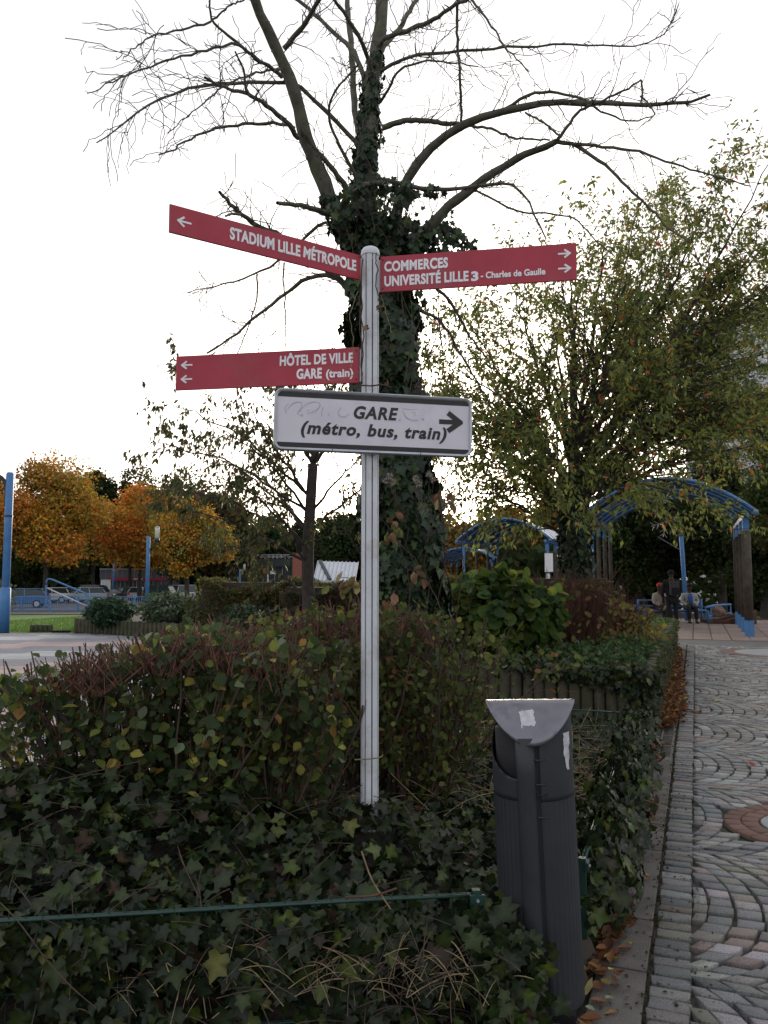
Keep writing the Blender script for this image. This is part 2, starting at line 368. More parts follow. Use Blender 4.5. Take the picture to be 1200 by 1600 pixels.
def sheet(name, pts, mat, z=None, kind='structure', parent=None, **k):
    V = [(p[0], p[1], (p[2] if len(p) > 2 else 0) if z is None else z) for p in pts]
    me = bpy.data.meshes.new(name); me.from_pydata([tuple(map(float, v)) for v in V], [], [tuple(range(len(V)))]); me.materials.append(mat); me.update()
    return link_mesh(name, me, parent, kind=kind, **k)
def gridmesh(name, xs, ys, zf, mat, **k):
    X, Y = np.meshgrid(xs, ys); Z = zf(X, Y); V = np.stack([X, Y, Z], -1).reshape(-1, 3); nx = len(xs)
    i = (np.arange(len(ys) - 1)[:, None] * nx + np.arange(nx - 1)[None]).reshape(-1)
    return link_mesh(name, mesh_np(name, V, np.stack([i, i + 1, i + nx + 1, i + nx], 1), mat, smooth=True), None, **k)

# ------------------------------------------------------------------ SETTING
ys = np.r_[np.linspace(-40, 24, 9), np.linspace(28, 100, 19), 150, 300, 700, 1500]
xs = np.r_[-1500, -400, np.linspace(-120, 120, 25), 400, 1500]
gridmesh('ground', xs, ys, lambda X, Y: zg(Y) - 0.02 + 0 * X, M['soil'], kind='structure')
# cobbled path
L0, L1, NW = -3.0, 16.6, 6.0
path = sheet('cobbled_path', [pf(L0, 0.0), pf(L0, NW), pf(L1, NW), pf(L1, 0.0)], M['mortar'], z=0.004)
SETT = T_([(-.5, -.5, 0), (.5, -.5, 0), (.5, .5, 0), (-.5, .5, 0), (-.49, -.49, .90), (.49, -.49, .90), (.49, .49, .90), (-.49, .49, .90),
           (-.455, -.46, 1), (.46, -.45, 1), (.45, .46, 1), (-.46, .45, 1)],
          [(0, 1, 5, 4), (1, 2, 6, 5), (2, 3, 7, 6), (3, 0, 4, 7), (4, 5, 9, 8), (5, 6, 10, 9), (6, 7, 11, 10), (7, 4, 8, 11), (8, 9, 10, 11)])
sett_cols = [(.30, .30, .29), (.22, .235, .24), (.38, .38, .37), (.27, .22, .195), (.17, .18, .185), (.24, .235, .20)]
sp_, sm_, ss_ = [], [], []
LB = 1.5; med = [(np.array((2.65, 5.08)), .48, .26), (np.array((8.05, 16.3)), 1.05, .80)]
band0 = (4.0 - P0[1]) / U[1]
def addsett(s, n, yaw, a, b, shear=True):
    p = pf(s, n)
    for c, Ro, ri in med:
        if np.hypot(p[0] - c[0], p[1] - c[1]) < Ro + 0.045: return
    sp_.append((p[0], p[1], 0.0 + rng.uniform(-.003, .003))); c_, s_ = math.cos(yaw), math.sin(yaw)
    Y = U * c_ - N_ * s_ * (1 if shear else 0); X = N_ * 1.0
    Y = Y + np.array((0, 0, rng.normal() * .014)); X = X + np.array((0, 0, rng.normal() * .014)); Z = np.array((0, 0, 1.))
    sm_.append(np.stack([X, Y, Z], 1)); ss_.append((a * rng.uniform(.93, 1.0), b * rng.uniform(.9, 1.0), 0.03 + rng.uniform(-.003, .004)))
s = L0
while s < L1 - 0.1:                                             # border row
    w = 0.088 * rng.uniform(.85, 1.15); addsett(s + w / 2, 0.085, rng.normal() * 0.02, 0.15, w - 0.012); s += w
nborder = len(sp_)
k0 = int((L0 - band0) / LB) - 1
HA = 0.86; R_ = LB / 2 / math.sin(HA)
for k in range(k0, k0 + 16):
    sc = band0 + k * LB
    for j in range(-4, 53):
        m_ = 16
        for q in range(m_):
            th = (q - (m_ - 1) / 2) * (2 * HA / m_)
            s_ = sc + R_ * math.sin(th); n_ = 0.19 + j * 0.121 + R_ * (math.cos(th) - math.cos(HA))
            if n_ < 0.2255 or n_ > NW - 0.06 or s_ < L0 + 0.05 or s_ > L1 - 0.06: continue
            gap = n_ - .0605 - .166
            if n_ - .121 < .2255 and gap > .03: addsett(s_, .166 + gap / 2, th, gap, R_ * 2 * HA / m_ - .010)
            addsett(s_ + rng.normal() * .004, n_ + rng.normal() * .004, th, 0.108, R_ * 2 * HA / m_ - .013)
sp_ = np.array(sp_); sm_ = np.array(sm_); ss_ = np.array(ss_)
dd = np.linalg.norm(sp_ - np.array((0, 0, 1.6)), axis=1); pxx = sp_[:, 0] / np.maximum(sp_[:, 1], .1) * F + 600; pyy = 900 + 1.6 * F / np.maximum(sp_[:, 1], .1)
tint_, idx_ = palette(len(sp_), sett_cols, [4, 4, 2, 1.2, 2, 2], .12); tint_ = tint_ * .70 * rng.uniform(.8, 1.15, (len(tint_), 1)); tint_[:nborder] *= .74
vis = np.where((pxx < 1200) & (pyy < 1612) & (sp_[:, 1] > 1), dd, 1e6); order = np.argsort(vis)[:300]
for q in order:                                                  # every sett has its own slightly crooked outline
    jv = SETT[0].copy(); cj = rng.uniform(-.05, .05, (4, 2)); jv[:, :2] += np.tile(cj, (3, 1))
    vv_ = (jv * ss_[q]) @ sm_[q].T
    o = link_mesh('sett', mesh_np('sett', vv_, np.array(SETT[1]), M['sett'], tint_[q][None] * np.ones((12, 1))), path); o.location = tuple(sp_[q])
rest = np.ones(len(sp_), bool); rest[order] = False
batch('setts', SETT, sp_[rest], sm_[rest], ss_[rest], tint_[rest], M['sett'], path, kind='stuff')
# round medallions of brick round a grey disc
for (c, Ro, ri), lab in zip(med, ('', '')):
    w = MB(); w.lathe((c[0], c[1], 0.005), [(Ro + .01, 0), (Ro + .01, .012), (0.001, .012)], 48); w.build('medallion_bed', M['mortar'], path)
    w = MB(); w.lathe((c[0], c[1], 0.006), [(ri, 0), (ri, .026), (ri - .006, .031), (0.001, .031)], 56); w.build('grey_disc', M['disc'], path)
    rings = 2; dr = (Ro - ri - 0.01) / rings
    for r_ in range(rings):
        rm = ri + .01 + dr * (r_ + .5); nb = int(2 * math.pi * rm / 0.105); bme = None
        BR = T_([(-.5, -.5, 0), (.5, -.5, 0), (.5, .5, 0), (-.5, .5, 0), (-.47, -.47, 1), (.47, -.47, 1), (.47, .47, 1), (-.47, .47, 1)],
                [(0, 1, 5, 4), (1, 2, 6, 5), (2, 3, 7, 6), (3, 0, 4, 7), (4, 5, 6, 7)])
        vs = [mesh_np('brick', BR[0], np.array(BR[1]), M['paver'], np.array(cc)[None] * np.ones((8, 1))) for cc in ((.135, .07, .055), (.11, .06, .048), (.155, .085, .065))]
        for q in range(nb):
            a = (q + .5 * r_) / nb * 2 * math.pi
            if c[0] > 5 and False: continue
            o = bpy.data.objects.new('brick', vs[int(rng.integers(3))]); COL.objects.link(o); o.parent = path
            o.location = (c[0] + rm * math.cos(a), c[1] + rm * math.sin(a), 0.008); o.rotation_euler = (0, 0, a)
            o.scale = (dr - .006, 2 * math.pi * rm / nb - .006, 0.024)
# concrete edging slabs along the path, with the channel grate
edg = sheet('path_edging', [pf(L0, -0.34), pf(L0, 0.0), pf(L1, 0.0), pf(L1, -0.34)], M['mortar'], z=0.002)
s = L0; q = 0
while s < L1:
    ln = 0.50
    if 4.1 < s < 5.6:
        MB().box(pf(s + ln / 2, -.075, .012), (0.13, ln - .012, .028), -R(21.5)).build('slab', M['slab'], edg, bevel=.004)
        MB().box(pf(s + ln / 2, -.205, .012), (0.11, ln - .012, .022), -R(21.5)).build('slab', M['slab'], edg, bevel=.004)
        g = MB()
        for w_ in range(9): g.box(pf(s + .04 + w_ * .052, -.075, .0285), (0.09, .018, .006), -R(21.5))
        g.build('drain_grate', M['black_metal'], edg)
    else:
        MB().box(pf(s + ln / 2, -.10, .012 + rng.uniform(-.003, .003)), (0.19, ln - .010, .03), -R(21.5 + rng.normal() * .4)).build('slab', M['slab'], edg, bevel=.004)
    s += ln; q += 1
# concrete cross band and tiled square beyond
def pband(name, s0, s1, n0, n1, mat, z): return sheet(name, [pf(s0, n0), pf(s0, n1), pf(s1, n1), pf(s1, n0)], mat, z=z)
pband('concrete_band', L1, L1 + 1.9, -3, 14, M['asphalt'], 0.004)
M['tile'] = surf('terracotta_tile', (1, 1, 1), 0.8, 0.2, 10, 0.3, 90, tint=True)
tl = pband('tiled_square', L1 + 1.9, L1 + 12, -4, 16, M['mortar'], 0.004)
tp, tm, ts = [], [], []
for a in range(22):
    for b in range(40): tp.append(pf(L1 + 2.13 + a * .45, -3.7 + b * .45, 0.004 + rng.uniform(0, .003)))
tp = np.array(tp); rr_ = np.array(Matrix.Rotation(-R(21.5), 3, 'Z'))
tcol, tidx = palette(len(tp), [(.215, .155, .13), (.185, .135, .115), (.25, .19, .16)], [3, 2, 1], .15)
BRK = BR
tv = [mesh_np('tile', BR[0], np.array(BR[1]), M['tile'], np.array(cc)[None] * np.ones((8, 1))) for cc in ((.215, .155, .13), (.185, .135, .115), (.25, .19, .16))]
oo = np.argsort(np.where((tp[:, 0] / tp[:, 1] * F + 600 > 1030) & (tp[:, 0] / tp[:, 1] * F + 600 < 1230), tp[:, 1], 1e5))[:260]
for q in oo:
    o = bpy.data.objects.new('tile', tv[tidx[q]]); COL.objects.link(o); o.parent = tl
    o.location = tuple(tp[q]); o.rotation_euler = (0, 0, -R(21.5)); o.scale = (.435, .435, .02)
rs = np.ones(len(tp), bool); rs[oo] = False
batch('tiles', BR, tp[rs], np.repeat(rr_[None], rs.sum(), 0), np.tile((.435, .435, .02), (rs.sum(), 1)), tcol[rs], M['tile'], tl, kind='stuff')
# paved square on the left behind the hedge, in slabs with pink bands
sq = sheet('paved_square', [(-40, 4.5), (-1.75, 4.5), (-.4, 6.2), (-2.0, 22.2), (-40, 23.4)], M['mortar'], z=0.004)
def slab_tint(x, y):
    v = y * 0.94 - x * 0.34
    if v < 8.0: return (.40, .39, .36)
    k_ = int((v - 8.0) / 1.25) % 4
    return ((.20, .205, .22), (.33, .265, .24), (.20, .205, .22), (.33, .335, .35))[k_]
pp, pt_ = [], []
for a in range(60):
    for b in range(31):
        x = -20 + a * .6 + (b % 2) * .3; y = 4.8 + b * .56
        if x > -1.2 - 0.05 * y or y > 22.2 or (y < 6.4 and x > -1.9): continue
        pp.append((x, y, 0.004)); pt_.append(np.array(slab_tint(x, y)) * rng.uniform(.9, 1.1))
pp = np.array(pp); pt_ = np.array(pt_)
pxp = pp[:, 0] / pp[:, 1] * F + 600
oo = np.argsort(np.where((pxp > -30), pp[:, 1], 1e5))[:230]
cache = {}
for q in oo:
    key = tuple(np.round(slab_tint(*pp[q][:2]), 2)) + (int(rng.integers(2)),)
    if key not in cache: cache[key] = mesh_np('paving_slab', BR[0], np.array(BR[1]), M['paver'], np.array(key[:3])[None] * np.ones((8, 1)) * (.93 + .12 * key[3]))
    o = bpy.data.objects.new('paving_slab', cache[key]); COL.objects.link(o); o.parent = sq
    o.location = tuple(pp[q]); o.scale = (.59, .55, .02)
rs = np.ones(len(pp), bool); rs[oo] = False
batch('paving_slabs', BR, pp[rs], np.repeat(np.eye(3)[None], rs.sum(), 0), np.tile((.59, .55, .02), (rs.sum(), 1)), pt_[rs], M['paver'], sq, kind='stuff')
# lawn, footpath and car park on the left (they follow the falling ground)
def strip(name, xa, xb, y0, y1, mat, dz, slope=0.0, n=12, **k):
    ys_ = np.linspace(y0, y1, n); V = []
    for y in ys_: V += [(xa, y + slope * xa, zg(y) + dz), (xb, y + slope * xb, zg(y) + dz)]
    Fc = np.array([(2 * i, 2 * i + 1, 2 * i + 3, 2 * i + 2) for i in range(n - 1)])
    return link_mesh(name, mesh_np(name, np.array(V), Fc, mat), None, **k)
strip('lawn', -60, -2, 22.5, 46, M['lawn'], -0.006, kind='structure')
strip('footpath', -60, 2, 44.5, 50.5, M['asphalt'], 0.03, kind='structure')
strip('car_park', -90, 10, 57, 150, M['asphalt'], 0.02, kind='structure')
n = 26000; gx = rng.uniform(-15.5, -6, n); gy = 22.9 + (rng.uniform(0, 1, n) ** 1.5) * 20
ax = norm(rng.normal(size=(n, 3)) * .35 + np.array((0, 0, 1)))
tg, _ = palette(n, [(.10, .20, .03), (.14, .24, .04), (.07, .14, .025)], [3, 2, 1], .25)
batch('grass', T_([(-.12, 0, 0), (.12, 0, 0), (0, 1, .15)], [(0, 1, 2)]), np.stack([gx, gy, zg(gy) - .01], 1), orient(ax, rdir(n)), rng.uniform(.05, .11, n), tg, M['grass'], None, kind='stuff', label='short green grass of the lawn behind the log edging', cat='grass')

# ------------------------------------------------------------------ PALISADE PLANTER (log palings) and beds
def paling_mesh(h, r):
    m = MB(); prof = [(r * .96, 0), (r, .05), (r, h - .03), (r * .86, h - .008), (r * .5, h)]
    m.lathe((0, 0, 0), prof, 9); me = bpy.data.meshes.new('paling')
    me.from_pydata(np.concatenate(m.v).tolist(), [], m.f); me.materials.append(M['paling']); me.polygons.foreach_set('use_smooth', np.ones(len(me.polygons), bool)); me.update(); return me
def palings(root, pts, meshes, singles=10**6):
    off = wloc(root)
    for i, p in enumerate(pts):
        o = bpy.data.objects.new('paling', meshes[i % len(meshes)]); COL.objects.link(o); o.parent = root
        o.location = tuple(np.asarray(p) - off); o.rotation_euler = (rng.normal() * .012, rng.normal() * .012, rng.uniform(0, 6)); o.scale = (1, 1, rng.uniform(.97, 1.03))
pm = [paling_mesh(.61, .064), paling_mesh(.60, .06), paling_mesh(.625, .066)]
C0 = np.array((2.79, 8.42, 0))
pw = thing('palisade_planter', C0, 'raised planter walled with dark upright palings, beyond the litter bin and beside the path', 'planter')
palings(pw, [C0 - N_ * .128 * i for i in range(46)], pm)
palings(pw, [C0 + U * .128 * (i + 1) for i in range(80)], pm)
m = MB(); inn = -N_ * .05 + U * .05
m.prism([C0 + U * .1 - N_ * .1 + np.array((0, 0, .42)), C0 + U * 10.4 - N_ * .1 + np.array((0, 0, .42)), C0 + U * 10.4 - N_ * 5.7 + np.array((0, 0, .42)), C0 + U * .1 - N_ * 5.7 + np.array((0, 0, .42))], (0, 0, -.4))
m.build('planter_soil', M['soil'], pw)
lm = [paling_mesh(.42, .076), paling_mesh(.41, .072)]
A_, B_ = on(120, 990), np.array((-1.2, 17.6, 0))
nn = int(np.linalg.norm(B_ - A_) / .155)
lw = thing('log_edging', A_, 'low edging of dark upright logs round the shrub bed beyond the paved square', 'edging')
palings(lw, [A_ + (B_ - A_) * i / nn for i in range(nn)], lm)
dv = norm(np.array((-.15, 1, 0))); palings(lw, [A_ + dv * .155 * (i + 1) for i in range(20)], lm)
m = MB(); m.prism([A_ + np.array((.1, .12, .3)), B_ + np.array((.1, .12, .3)), np.array((2, 30, .3)), A_ + np.array((-.9, 9, .3))], (0, 0, -.9)); m.build('bed_fill', M['soil'], lw)
for i, (x0, x1, h, lab) in enumerate([(50, 79, .20, 'short row of low log stumps standing on the lawn beside the blue lamp post'), (84, 106, .07, 'sunken row of log stumps on the lawn edge, left of the long log edging')]):
    a, b = on(x0, 987 if i == 0 else 988), on(x1, 987 if i == 0 else 988); t = thing('log_stumps', a, lab, 'edging')
    k = int(np.linalg.norm(b - a) / .13); sm = [paling_mesh(h, .07)]
    palings(t, [a + (b - a) * q / k for q in range(k + 1)], sm)

# ------------------------------------------------------------------ SIGNPOST
PX, PY = at(577.5, 1200, 3.95)[0], 3.95
ZT = at(577, 392, 3.95)[2]
post = thing('signpost', (PX, PY, 0), 'white grooved signpost carrying red direction panels and a framed GARE panel, standing in the ivy', 'signpost')
pr = .044; prof = []; gp = []
NS = 8
for k in range(NS):
    a0 = k / NS * 2 * math.pi + .28; w = 2 * math.pi / NS; g = .20
    for a in np.linspace(a0 + g / 2 * w, a0 + w - g / 2 * w, 5): prof.append((pr * math.cos(a), pr * math.sin(a)))
    a1 = a0 + w - g / 2 * w; a2 = a0 + w + g / 2 * w
    prof.append(((pr - .010) * math.cos(a1), (pr - .010) * math.sin(a1))); prof.append(((pr - .010) * math.cos(a2), (pr - .010) * math.sin(a2)))
m = MB(); m.prism([(PX + x, PY + y, 0) for x, y in prof], (0, 0, ZT - .02)); m.build('pole', M['pole'], post)
for k in range(NS):
    a = k / NS * 2 * math.pi + .28
    m = MB(); m.box((PX + (pr - .0085) * math.cos(a), PY + (pr - .0085) * math.sin(a), (ZT - .06) / 2 + .01), (.003, .0062, ZT - .08), a)
    m.build('groove_strip', M['groove'], post)  # dark brown strip lying along each groove of the pole
m = MB(); m.lathe((PX, PY, ZT - .03), [(.0475, 0), (.0485, .004), (.0485, .018), (.046, .030), (.038, .041), (.022, .049), (.004, .052)], 24); m.build('cap', M['cap'], post, smooth=True)
def text_poly(s, bold=0.0, shear=0.0, spacing=1.0):
    cu = bpy.data.curves.new('t', 'FONT'); cu.body = s; cu.size = 1; cu.offset = bold; cu.shear = shear; cu.space_character = spacing; cu.resolution_u = 4
    cu.extrude = 0.5
    o = bpy.data.objects.new('t', cu); COL.objects.link(o)
    dg = bpy.context.evaluated_depsgraph_get(); me = bpy.data.meshes.new_from_object(o.evaluated_get(dg)); 
    bpy.data.objects.remove(o); bpy.data.curves.remove(cu); return me
def mverts(me):
    v = np.zeros(len(me.vertices) * 3); me.vertices.foreach_get('co', v); return v.reshape(-1, 3)
class Panel:
    """a flat sign: origin at lower left as seen, ex to the right, ez up, ny towards the viewer"""
    def __init__(s, o, ex, ez, w, h): s.o = np.array(o, float); s.ex = norm(np.array(ex, float)); s.ez = norm(np.array(ez, float)); s.ny = np.cross(s.ex, s.ez); s.w, s.h = w, h
    def p(s, u, v, d=0.0): return s.o + s.ex * u + s.ez * v + s.ny * d
def put_text(pn, txt, u0, v0, w, h, d, mat, parent, bold=.02, shear=0., jit=0.0, spacing=1.0, name='lettering'):
    """letters fitted to the box u0,v0,w,h (h = height of a capital)"""
    capm = text_poly('H', bold); cv = mverts(capm); ch = cv[:, 1].max() - max(0, cv[:, 1].min()); bpy.data.meshes.remove(capm)
    me = text_poly(txt, bold, shear, spacing); v = mverts(me)
    if jit:
        lab = np.zeros(len(v), int) - 1                       # loose pieces get a slightly uneven hand-cut look
        adj = {}
        par = list(range(len(v)))
        def fnd(a):
            while par[a] != a: par[a] = par[par[a]]; a = par[a]
            return a
        for e in me.edges: par[fnd(e.vertices[0])] = fnd(e.vertices[1])
        rt = np.array([fnd(i) for i in range(len(v))])
        for q in np.unique(rt):
            mk = rt == q; c = v[mk].mean(0); g = np.random.default_rng(int(c[0] * 97 + 5)); a = g.normal() * jit; sx, sy = 1 + g.normal() * jit * .6, 1 + g.normal() * jit * .6
            x, y = v[mk, 0] - c[0], v[mk, 1] - c[1]
            if mk.sum() < 12: a = 0
            v[mk, 0] = c[0] + sx * (x * math.cos(a) - y * math.sin(a)); v[mk, 1] = c[1] + sy * (x * math.sin(a) + y * math.cos(a)) + g.normal() * jit * .12
    x0, x1 = v[:, 0].min(), v[:, 0].max()
    u = (v[:, 0] - x0) / (x1 - x0) * w + u0; vv = v[:, 1] / ch * h + v0; dd_ = np.where(v[:, 2] > 0, d + .0012, d - .0005)
    Wd = pn.o + u[:, None] * pn.ex + vv[:, None] * pn.ez + dd_[:, None] * pn.ny - wloc(parent)
    me.vertices.foreach_set('co', Wd.ravel().astype(np.float32)); me.materials.clear(); me.materials.append(mat); me.update()
    return link_mesh(name, me, parent)
def put_arrow(pn, u, v, L, H, d, mat, parent, right=True, th=.0075, barb=.5, name='arrow'):
    """shaft plus two slanted barbs; L long, H high, centred on u,v"""
    sgn = 1 if right else -1; tip = (u + sgn * L / 2, v)
    m = MB()
    def bar(a, b, t, dz):
        a = np.array(a); b = np.array(b); q = norm(b - a); nx = np.array((-q[1], q[0])) * t / 2
        m.prism([pn.p(*(a + nx), d), pn.p(*(b + nx), d), pn.p(*(b - nx), d), pn.p(*(a - nx), d)][::-1], pn.ny * (.0011 + dz))
    bar((u - sgn * L / 2, v), (tip[0] - sgn * th, v), th, 0)
    for e in (-1, 1): bar((tip[0] - sgn * L * barb, v + e * (H / 2 - th * .3)), (tip[0] - sgn * .1 * th, v - e * th * .25), th * 1.1, .0001 * (e + 2))
    return m.build(name, mat, parent)
def board(pn, t, mat, parent, name, bevel=.002, **k):
    m = MB(); m.prism([pn.p(0, 0, -t), pn.p(pn.w, 0, -t), pn.p(pn.w, pn.h, -t), pn.p(0, pn.h, -t)][::-1], pn.ny * t)
    o = m.build(name, mat, parent, bevel=bevel, **k)
    bpy.context.view_layer.update()
    return o
def horiz_panel(xl, ytl, ybl, xr, ytr, ybr, Yr=None, Yl=None):
    """solve the far end so the panel's top and bottom edges come out level"""
    if Yr is not None: a = at(xr, (ytr + ybr) / 2, Yr)
    else: a = at(xl, (ytl + ybl) / 2, Yl)
    x, yt, yb = (xl, ytl, ybl) if Yr is not None else (xr, ytr, ybr)
    b = on(x, (yt + yb) / 2, a[2])
    L_, R_ = (b, a) if Yr is not None else (a, b)
    hl = at(xl, ytl, L_[1])[2] - at(xl, ybl, L_[1])[2]; hr = at(xr, ytr, R_[1])[2] - at(xr, ybr, R_[1])[2]
    h = (hl + hr) / 2; ex = R_ - L_; ex[2] = 0
    return Panel(L_ - np.array((0, 0, h / 2)), ex, (0, 0, 1), float(np.linalg.norm(ex)), h)
# the three red panels
p1 = horiz_panel(265, 317.3, 363, 563.5, 399.5, 436.7, Yr=3.93)
s1 = board(p1, .012, M['red'], post, 'direction_sign', label='upper left red panel reading STADIUM LILLE MÉTROPOLE')
def fr(pn, u, v): return pn.w * u, pn.h * v
def uof(pn, px, side=None):
    """distance along the panel at which the photograph shows column px"""
    lo, hi = 0.0, pn.w
    for _ in range(40):
        mid = (lo + hi) / 2; q = pn.p(mid, pn.h / 2)
        c = np.array((q[0], q[1] * cp + (q[2] - 1.6) * sp)); X = q[0] / c[1] * F + 600
        if X < px: lo = mid
        else: hi = mid
    return lo
u0, u1 = uof(p1, 359), uof(p1, 556.5)
put_text(p1, 'STADIUM LILLE MÉTROPOLE', u0, p1.h * .32, u1 - u0, p1.h * .42, .0005, M['sign_white'], s1, bold=.04, jit=.03, spacing=1.05)
ua, ub = uof(p1, 277), uof(p1, 299)
put_arrow(p1, (ua + ub) / 2, p1.h * .48, ub - ua, p1.h * .38, .0005, M['sign_white'], s1, False, th=.0085)
p2 = horiz_panel(594.5, 401.5, 456, 901, 378.5, 437.5, Yl=3.95)
s2 = board(p2, .012, M['red'], post, 'direction_sign', label='right red panel reading COMMERCES, UNIVERSITÉ LILLE3 - Charles de Gaulle')
u0, u1 = uof(p2, 600.5), uof(p2, 700); put_text(p2, 'COMMERCES', u0, p2.h * .575, u1 - u0, p2.h * .275, .0005, M['sign_white'], s2, bold=.04, jit=.03, spacing=1.05)
u1 = uof(p2, 732); put_text(p2, 'UNIVERSITÉ LILLE', u0, p2.h * .165, u1 - u0, p2.h * .275, .0005, M['sign_white'], s2, bold=.04, jit=.03, spacing=1.05)
ux, uy = uof(p2, 736), uof(p2, 747.5); put_text(p2, '3', ux, p2.h * .155, uy - ux, p2.h * .25, .0005, M['sign_white'], s2, bold=.045)
ux, uy = uof(p2, 751), uof(p2, 852); put_text(p2, '- Charles de Gaulle', ux, p2.h * .20, uy - ux, p2.h * .17, .0005, M['sign_white'], s2, bold=.03, jit=.02)
ua, ub = uof(p2, 872), uof(p2, 892)
for v in (.725, .325): put_arrow(p2, (ua + ub) / 2, p2.h * v, ub - ua, p2.h * .24, .0005, M['sign_white'], s2, True, th=.0085)
p3 = horiz_panel(274.7, 556.7, 610, 560.5, 542, 598, Yr=3.93)
s3 = board(p3, .012, M['red'], post, 'direction_sign', label='lower left red panel reading HÔTEL DE VILLE, GARE (train)')
u0, u1 = uof(p3, 437), uof(p3, 552); put_text(p3, 'HÔTEL DE VILLE', u0, p3.h * .58, u1 - u0, p3.h * .275, .0005, M['sign_white'], s3, bold=.04, jit=.03, spacing=1.05)
u0 = uof(p3, 463.5); um = uof(p3, 503)
put_text(p3, 'GARE', u0, p3.h * .185, um - u0, p3.h * .275, .0005, M['sign_white'], s3, bold=.04, jit=.03, spacing=1.05)
u0 = uof(p3, 509.5); put_text(p3, '(train)', u0, p3.h * .185, u1 - u0, p3.h * .22, .0005, M['sign_white'], s3, bold=.03, jit=.02)
ua, ub = uof(p3, 283), uof(p3, 300.5)
for v in (.725, .315): put_arrow(p3, (ua + ub) / 2, p3.h * v, ub - ua, p3.h * .24, .0005, M['sign_white'], s3, False, th=.0085)
# framed GARE panel, turned a little and hanging slightly out of level
GL = at(428, 654, 3.78); GR = at(737, 669, 3.97)
ex = norm(GR - GL); upv = norm(np.array((-.004, -.02, 1.0)) - ex * ex.dot(np.array((-.004, -.02, 1.0))))
gw = float(np.linalg.norm(GR - GL)); gh = .305
pg = Panel(GL - upv * gh / 2, ex, upv, gw, gh)
def rrect(pn, u0, v0, u1, v1, r, d, n=7):
    out = []
    for cx, cy, a0 in ((u1 - r, v0 + r, -90), (u1 - r, v1 - r, 0), (u0 + r, v1 - r, 90), (u0 + r, v0 + r, 180)):
        for k in range(n): a = R(a0 + 90 * k / (n - 1)); out.append(pn.p(cx + r * math.cos(a), cy + r * math.sin(a), d))
    return out
m = MB(); m.prism(rrect(pg, .004, .004, gw - .004, gh - .004, .036, -.003), pg.ny * .003)
sg = m.build('framed_sign', M['reflect'], post, label='silver framed white panel reading GARE (métro, bus, train) with a black arrow')
fo = rrect(pg, 0, 0, gw, gh, .040, .0); fi = rrect(pg, .014, .014, gw - .014, gh - .014, .028, .0)
m = MB(); n4 = len(fo); fo, fi = np.array(fo), np.array(fi)
V = np.concatenate([fo - pg.ny * .028, fo + pg.ny * .006, fo * .62 + fi * .38 + pg.ny * .012, fi + pg.ny * .009, fi + pg.ny * .0005])
m.add(V, [(k * n4 + i, k * n4 + (i + 1) % n4, (k + 1) * n4 + (i + 1) % n4, (k + 1) * n4 + i) for k in range(4) for i in range(n4)])
m.build('frame', M['alu'], sg, smooth=False)
def band_pts(v0, v1, flip):
    r = .024; out = []; a, b = .0165, gw - .0165
    vb, vt = (v0, v1)
    if flip:   # rounded lower corners
        pts = [(b - r, vb)] + [(b - r + r * math.sin(t), vb + r - r * math.cos(t)) for t in np.linspace(.3, 1.57, 5)] + [(b, vt), (a, vt)] + [(a + r - r * math.sin(t), vb + r - r * math.cos(t)) for t in np.linspace(1.57, .3, 5)] + [(a + r, vb)]
    else:
        pts = [(a, vb), (b, vb)] + [(b - r + r * math.sin(t), vt - r + r * math.cos(t)) for t in np.linspace(1.57, .3, 5)] + [(b - r, vt), (a + r, vt)] + [(a + r - r * math.sin(t), vt - r + r * math.cos(t)) for t in np.linspace(.3, 1.57, 5)]
    return [pg.p(u, v, .0004) for u, v in pts]
for v0, v1, fl in ((.0165, .0400, True), (gh - .0410, gh - .0165, False)):
    m = MB(); m.prism(band_pts(v0, v1, fl), pg.ny * .0006); m.build('black_band', M['black_print'], sg)
def gu(px): return uof(pg, px)
put_text(pg, 'GARE', gu(552.5), .175, gu(622) - gu(552.5), .061, .0006, M['black_print'], sg, bold=.035, shear=.22, spacing=1.12)
put_text(pg, '(métro, bus, train)', gu(470.5), .088, gu(698) - gu(470.5), .060, .0006, M['black_print'], sg, bold=.035, shear=.22, spacing=1.12)
put_arrow(pg, gu(704), .178, gu(722) - gu(686), .108, .0006, M['black_print'], sg, True, th=.024, barb=.62)
def smear(pts, wds, seed=0):
    pts = resample([np.array((u, v, 0)) for u, v in pts], 14); wd = np.interp(np.linspace(0, 1, 14), np.linspace(0, 1, len(wds)), wds)
    t = norm(np.gradient(pts, axis=0)); nn_ = np.stack([-t[:, 1], t[:, 0], t[:, 2] * 0], 1)
    L_ = pts + nn_ * wd[:, None] / 2; R_ = pts - nn_ * wd[:, None] / 2
    V = [pg.p(q[0], q[1], .0005) for q in L_] + [pg.p(q[0], q[1], .0005) for q in R_]
    return V, [(i, i + 1, 15 + i, 14 + i) for i in range(13)]
m = MB()
for pts, wds in (([(.06, .195), (.09, .235), (.14, .245), (.13, .20), (.10, .18), (.13, .175)], [.003, .007, .004, .006, .004]),
                 ([(.12, .19), (.15, .23), (.20, .25), (.235, .24), (.21, .20), (.16, .185)], [.005, .008, .004, .007, .003]),
                 ([(.06, .18), (.05, .21), (.07, .23)], [.005, .003]), ([(.24, .22), (.23, .19), (.235, .175)], [.006, .003]),
                 ([(.33, .225), (.31, .20), (.32, .178), (.35, .175), (.37, .195)], [.003, .007, .004]),
                 ([(.64, .225), (.655, .19), (.69, .175), (.72, .18)], [.004, .008, .005]), ([(.64, .235), (.68, .23), (.72, .235)], [.006, .002]),
                 ([(.685, .215), (.705, .22), (.70, .20)], [.004, .004])):
    m.add(*smear(pts, wds))
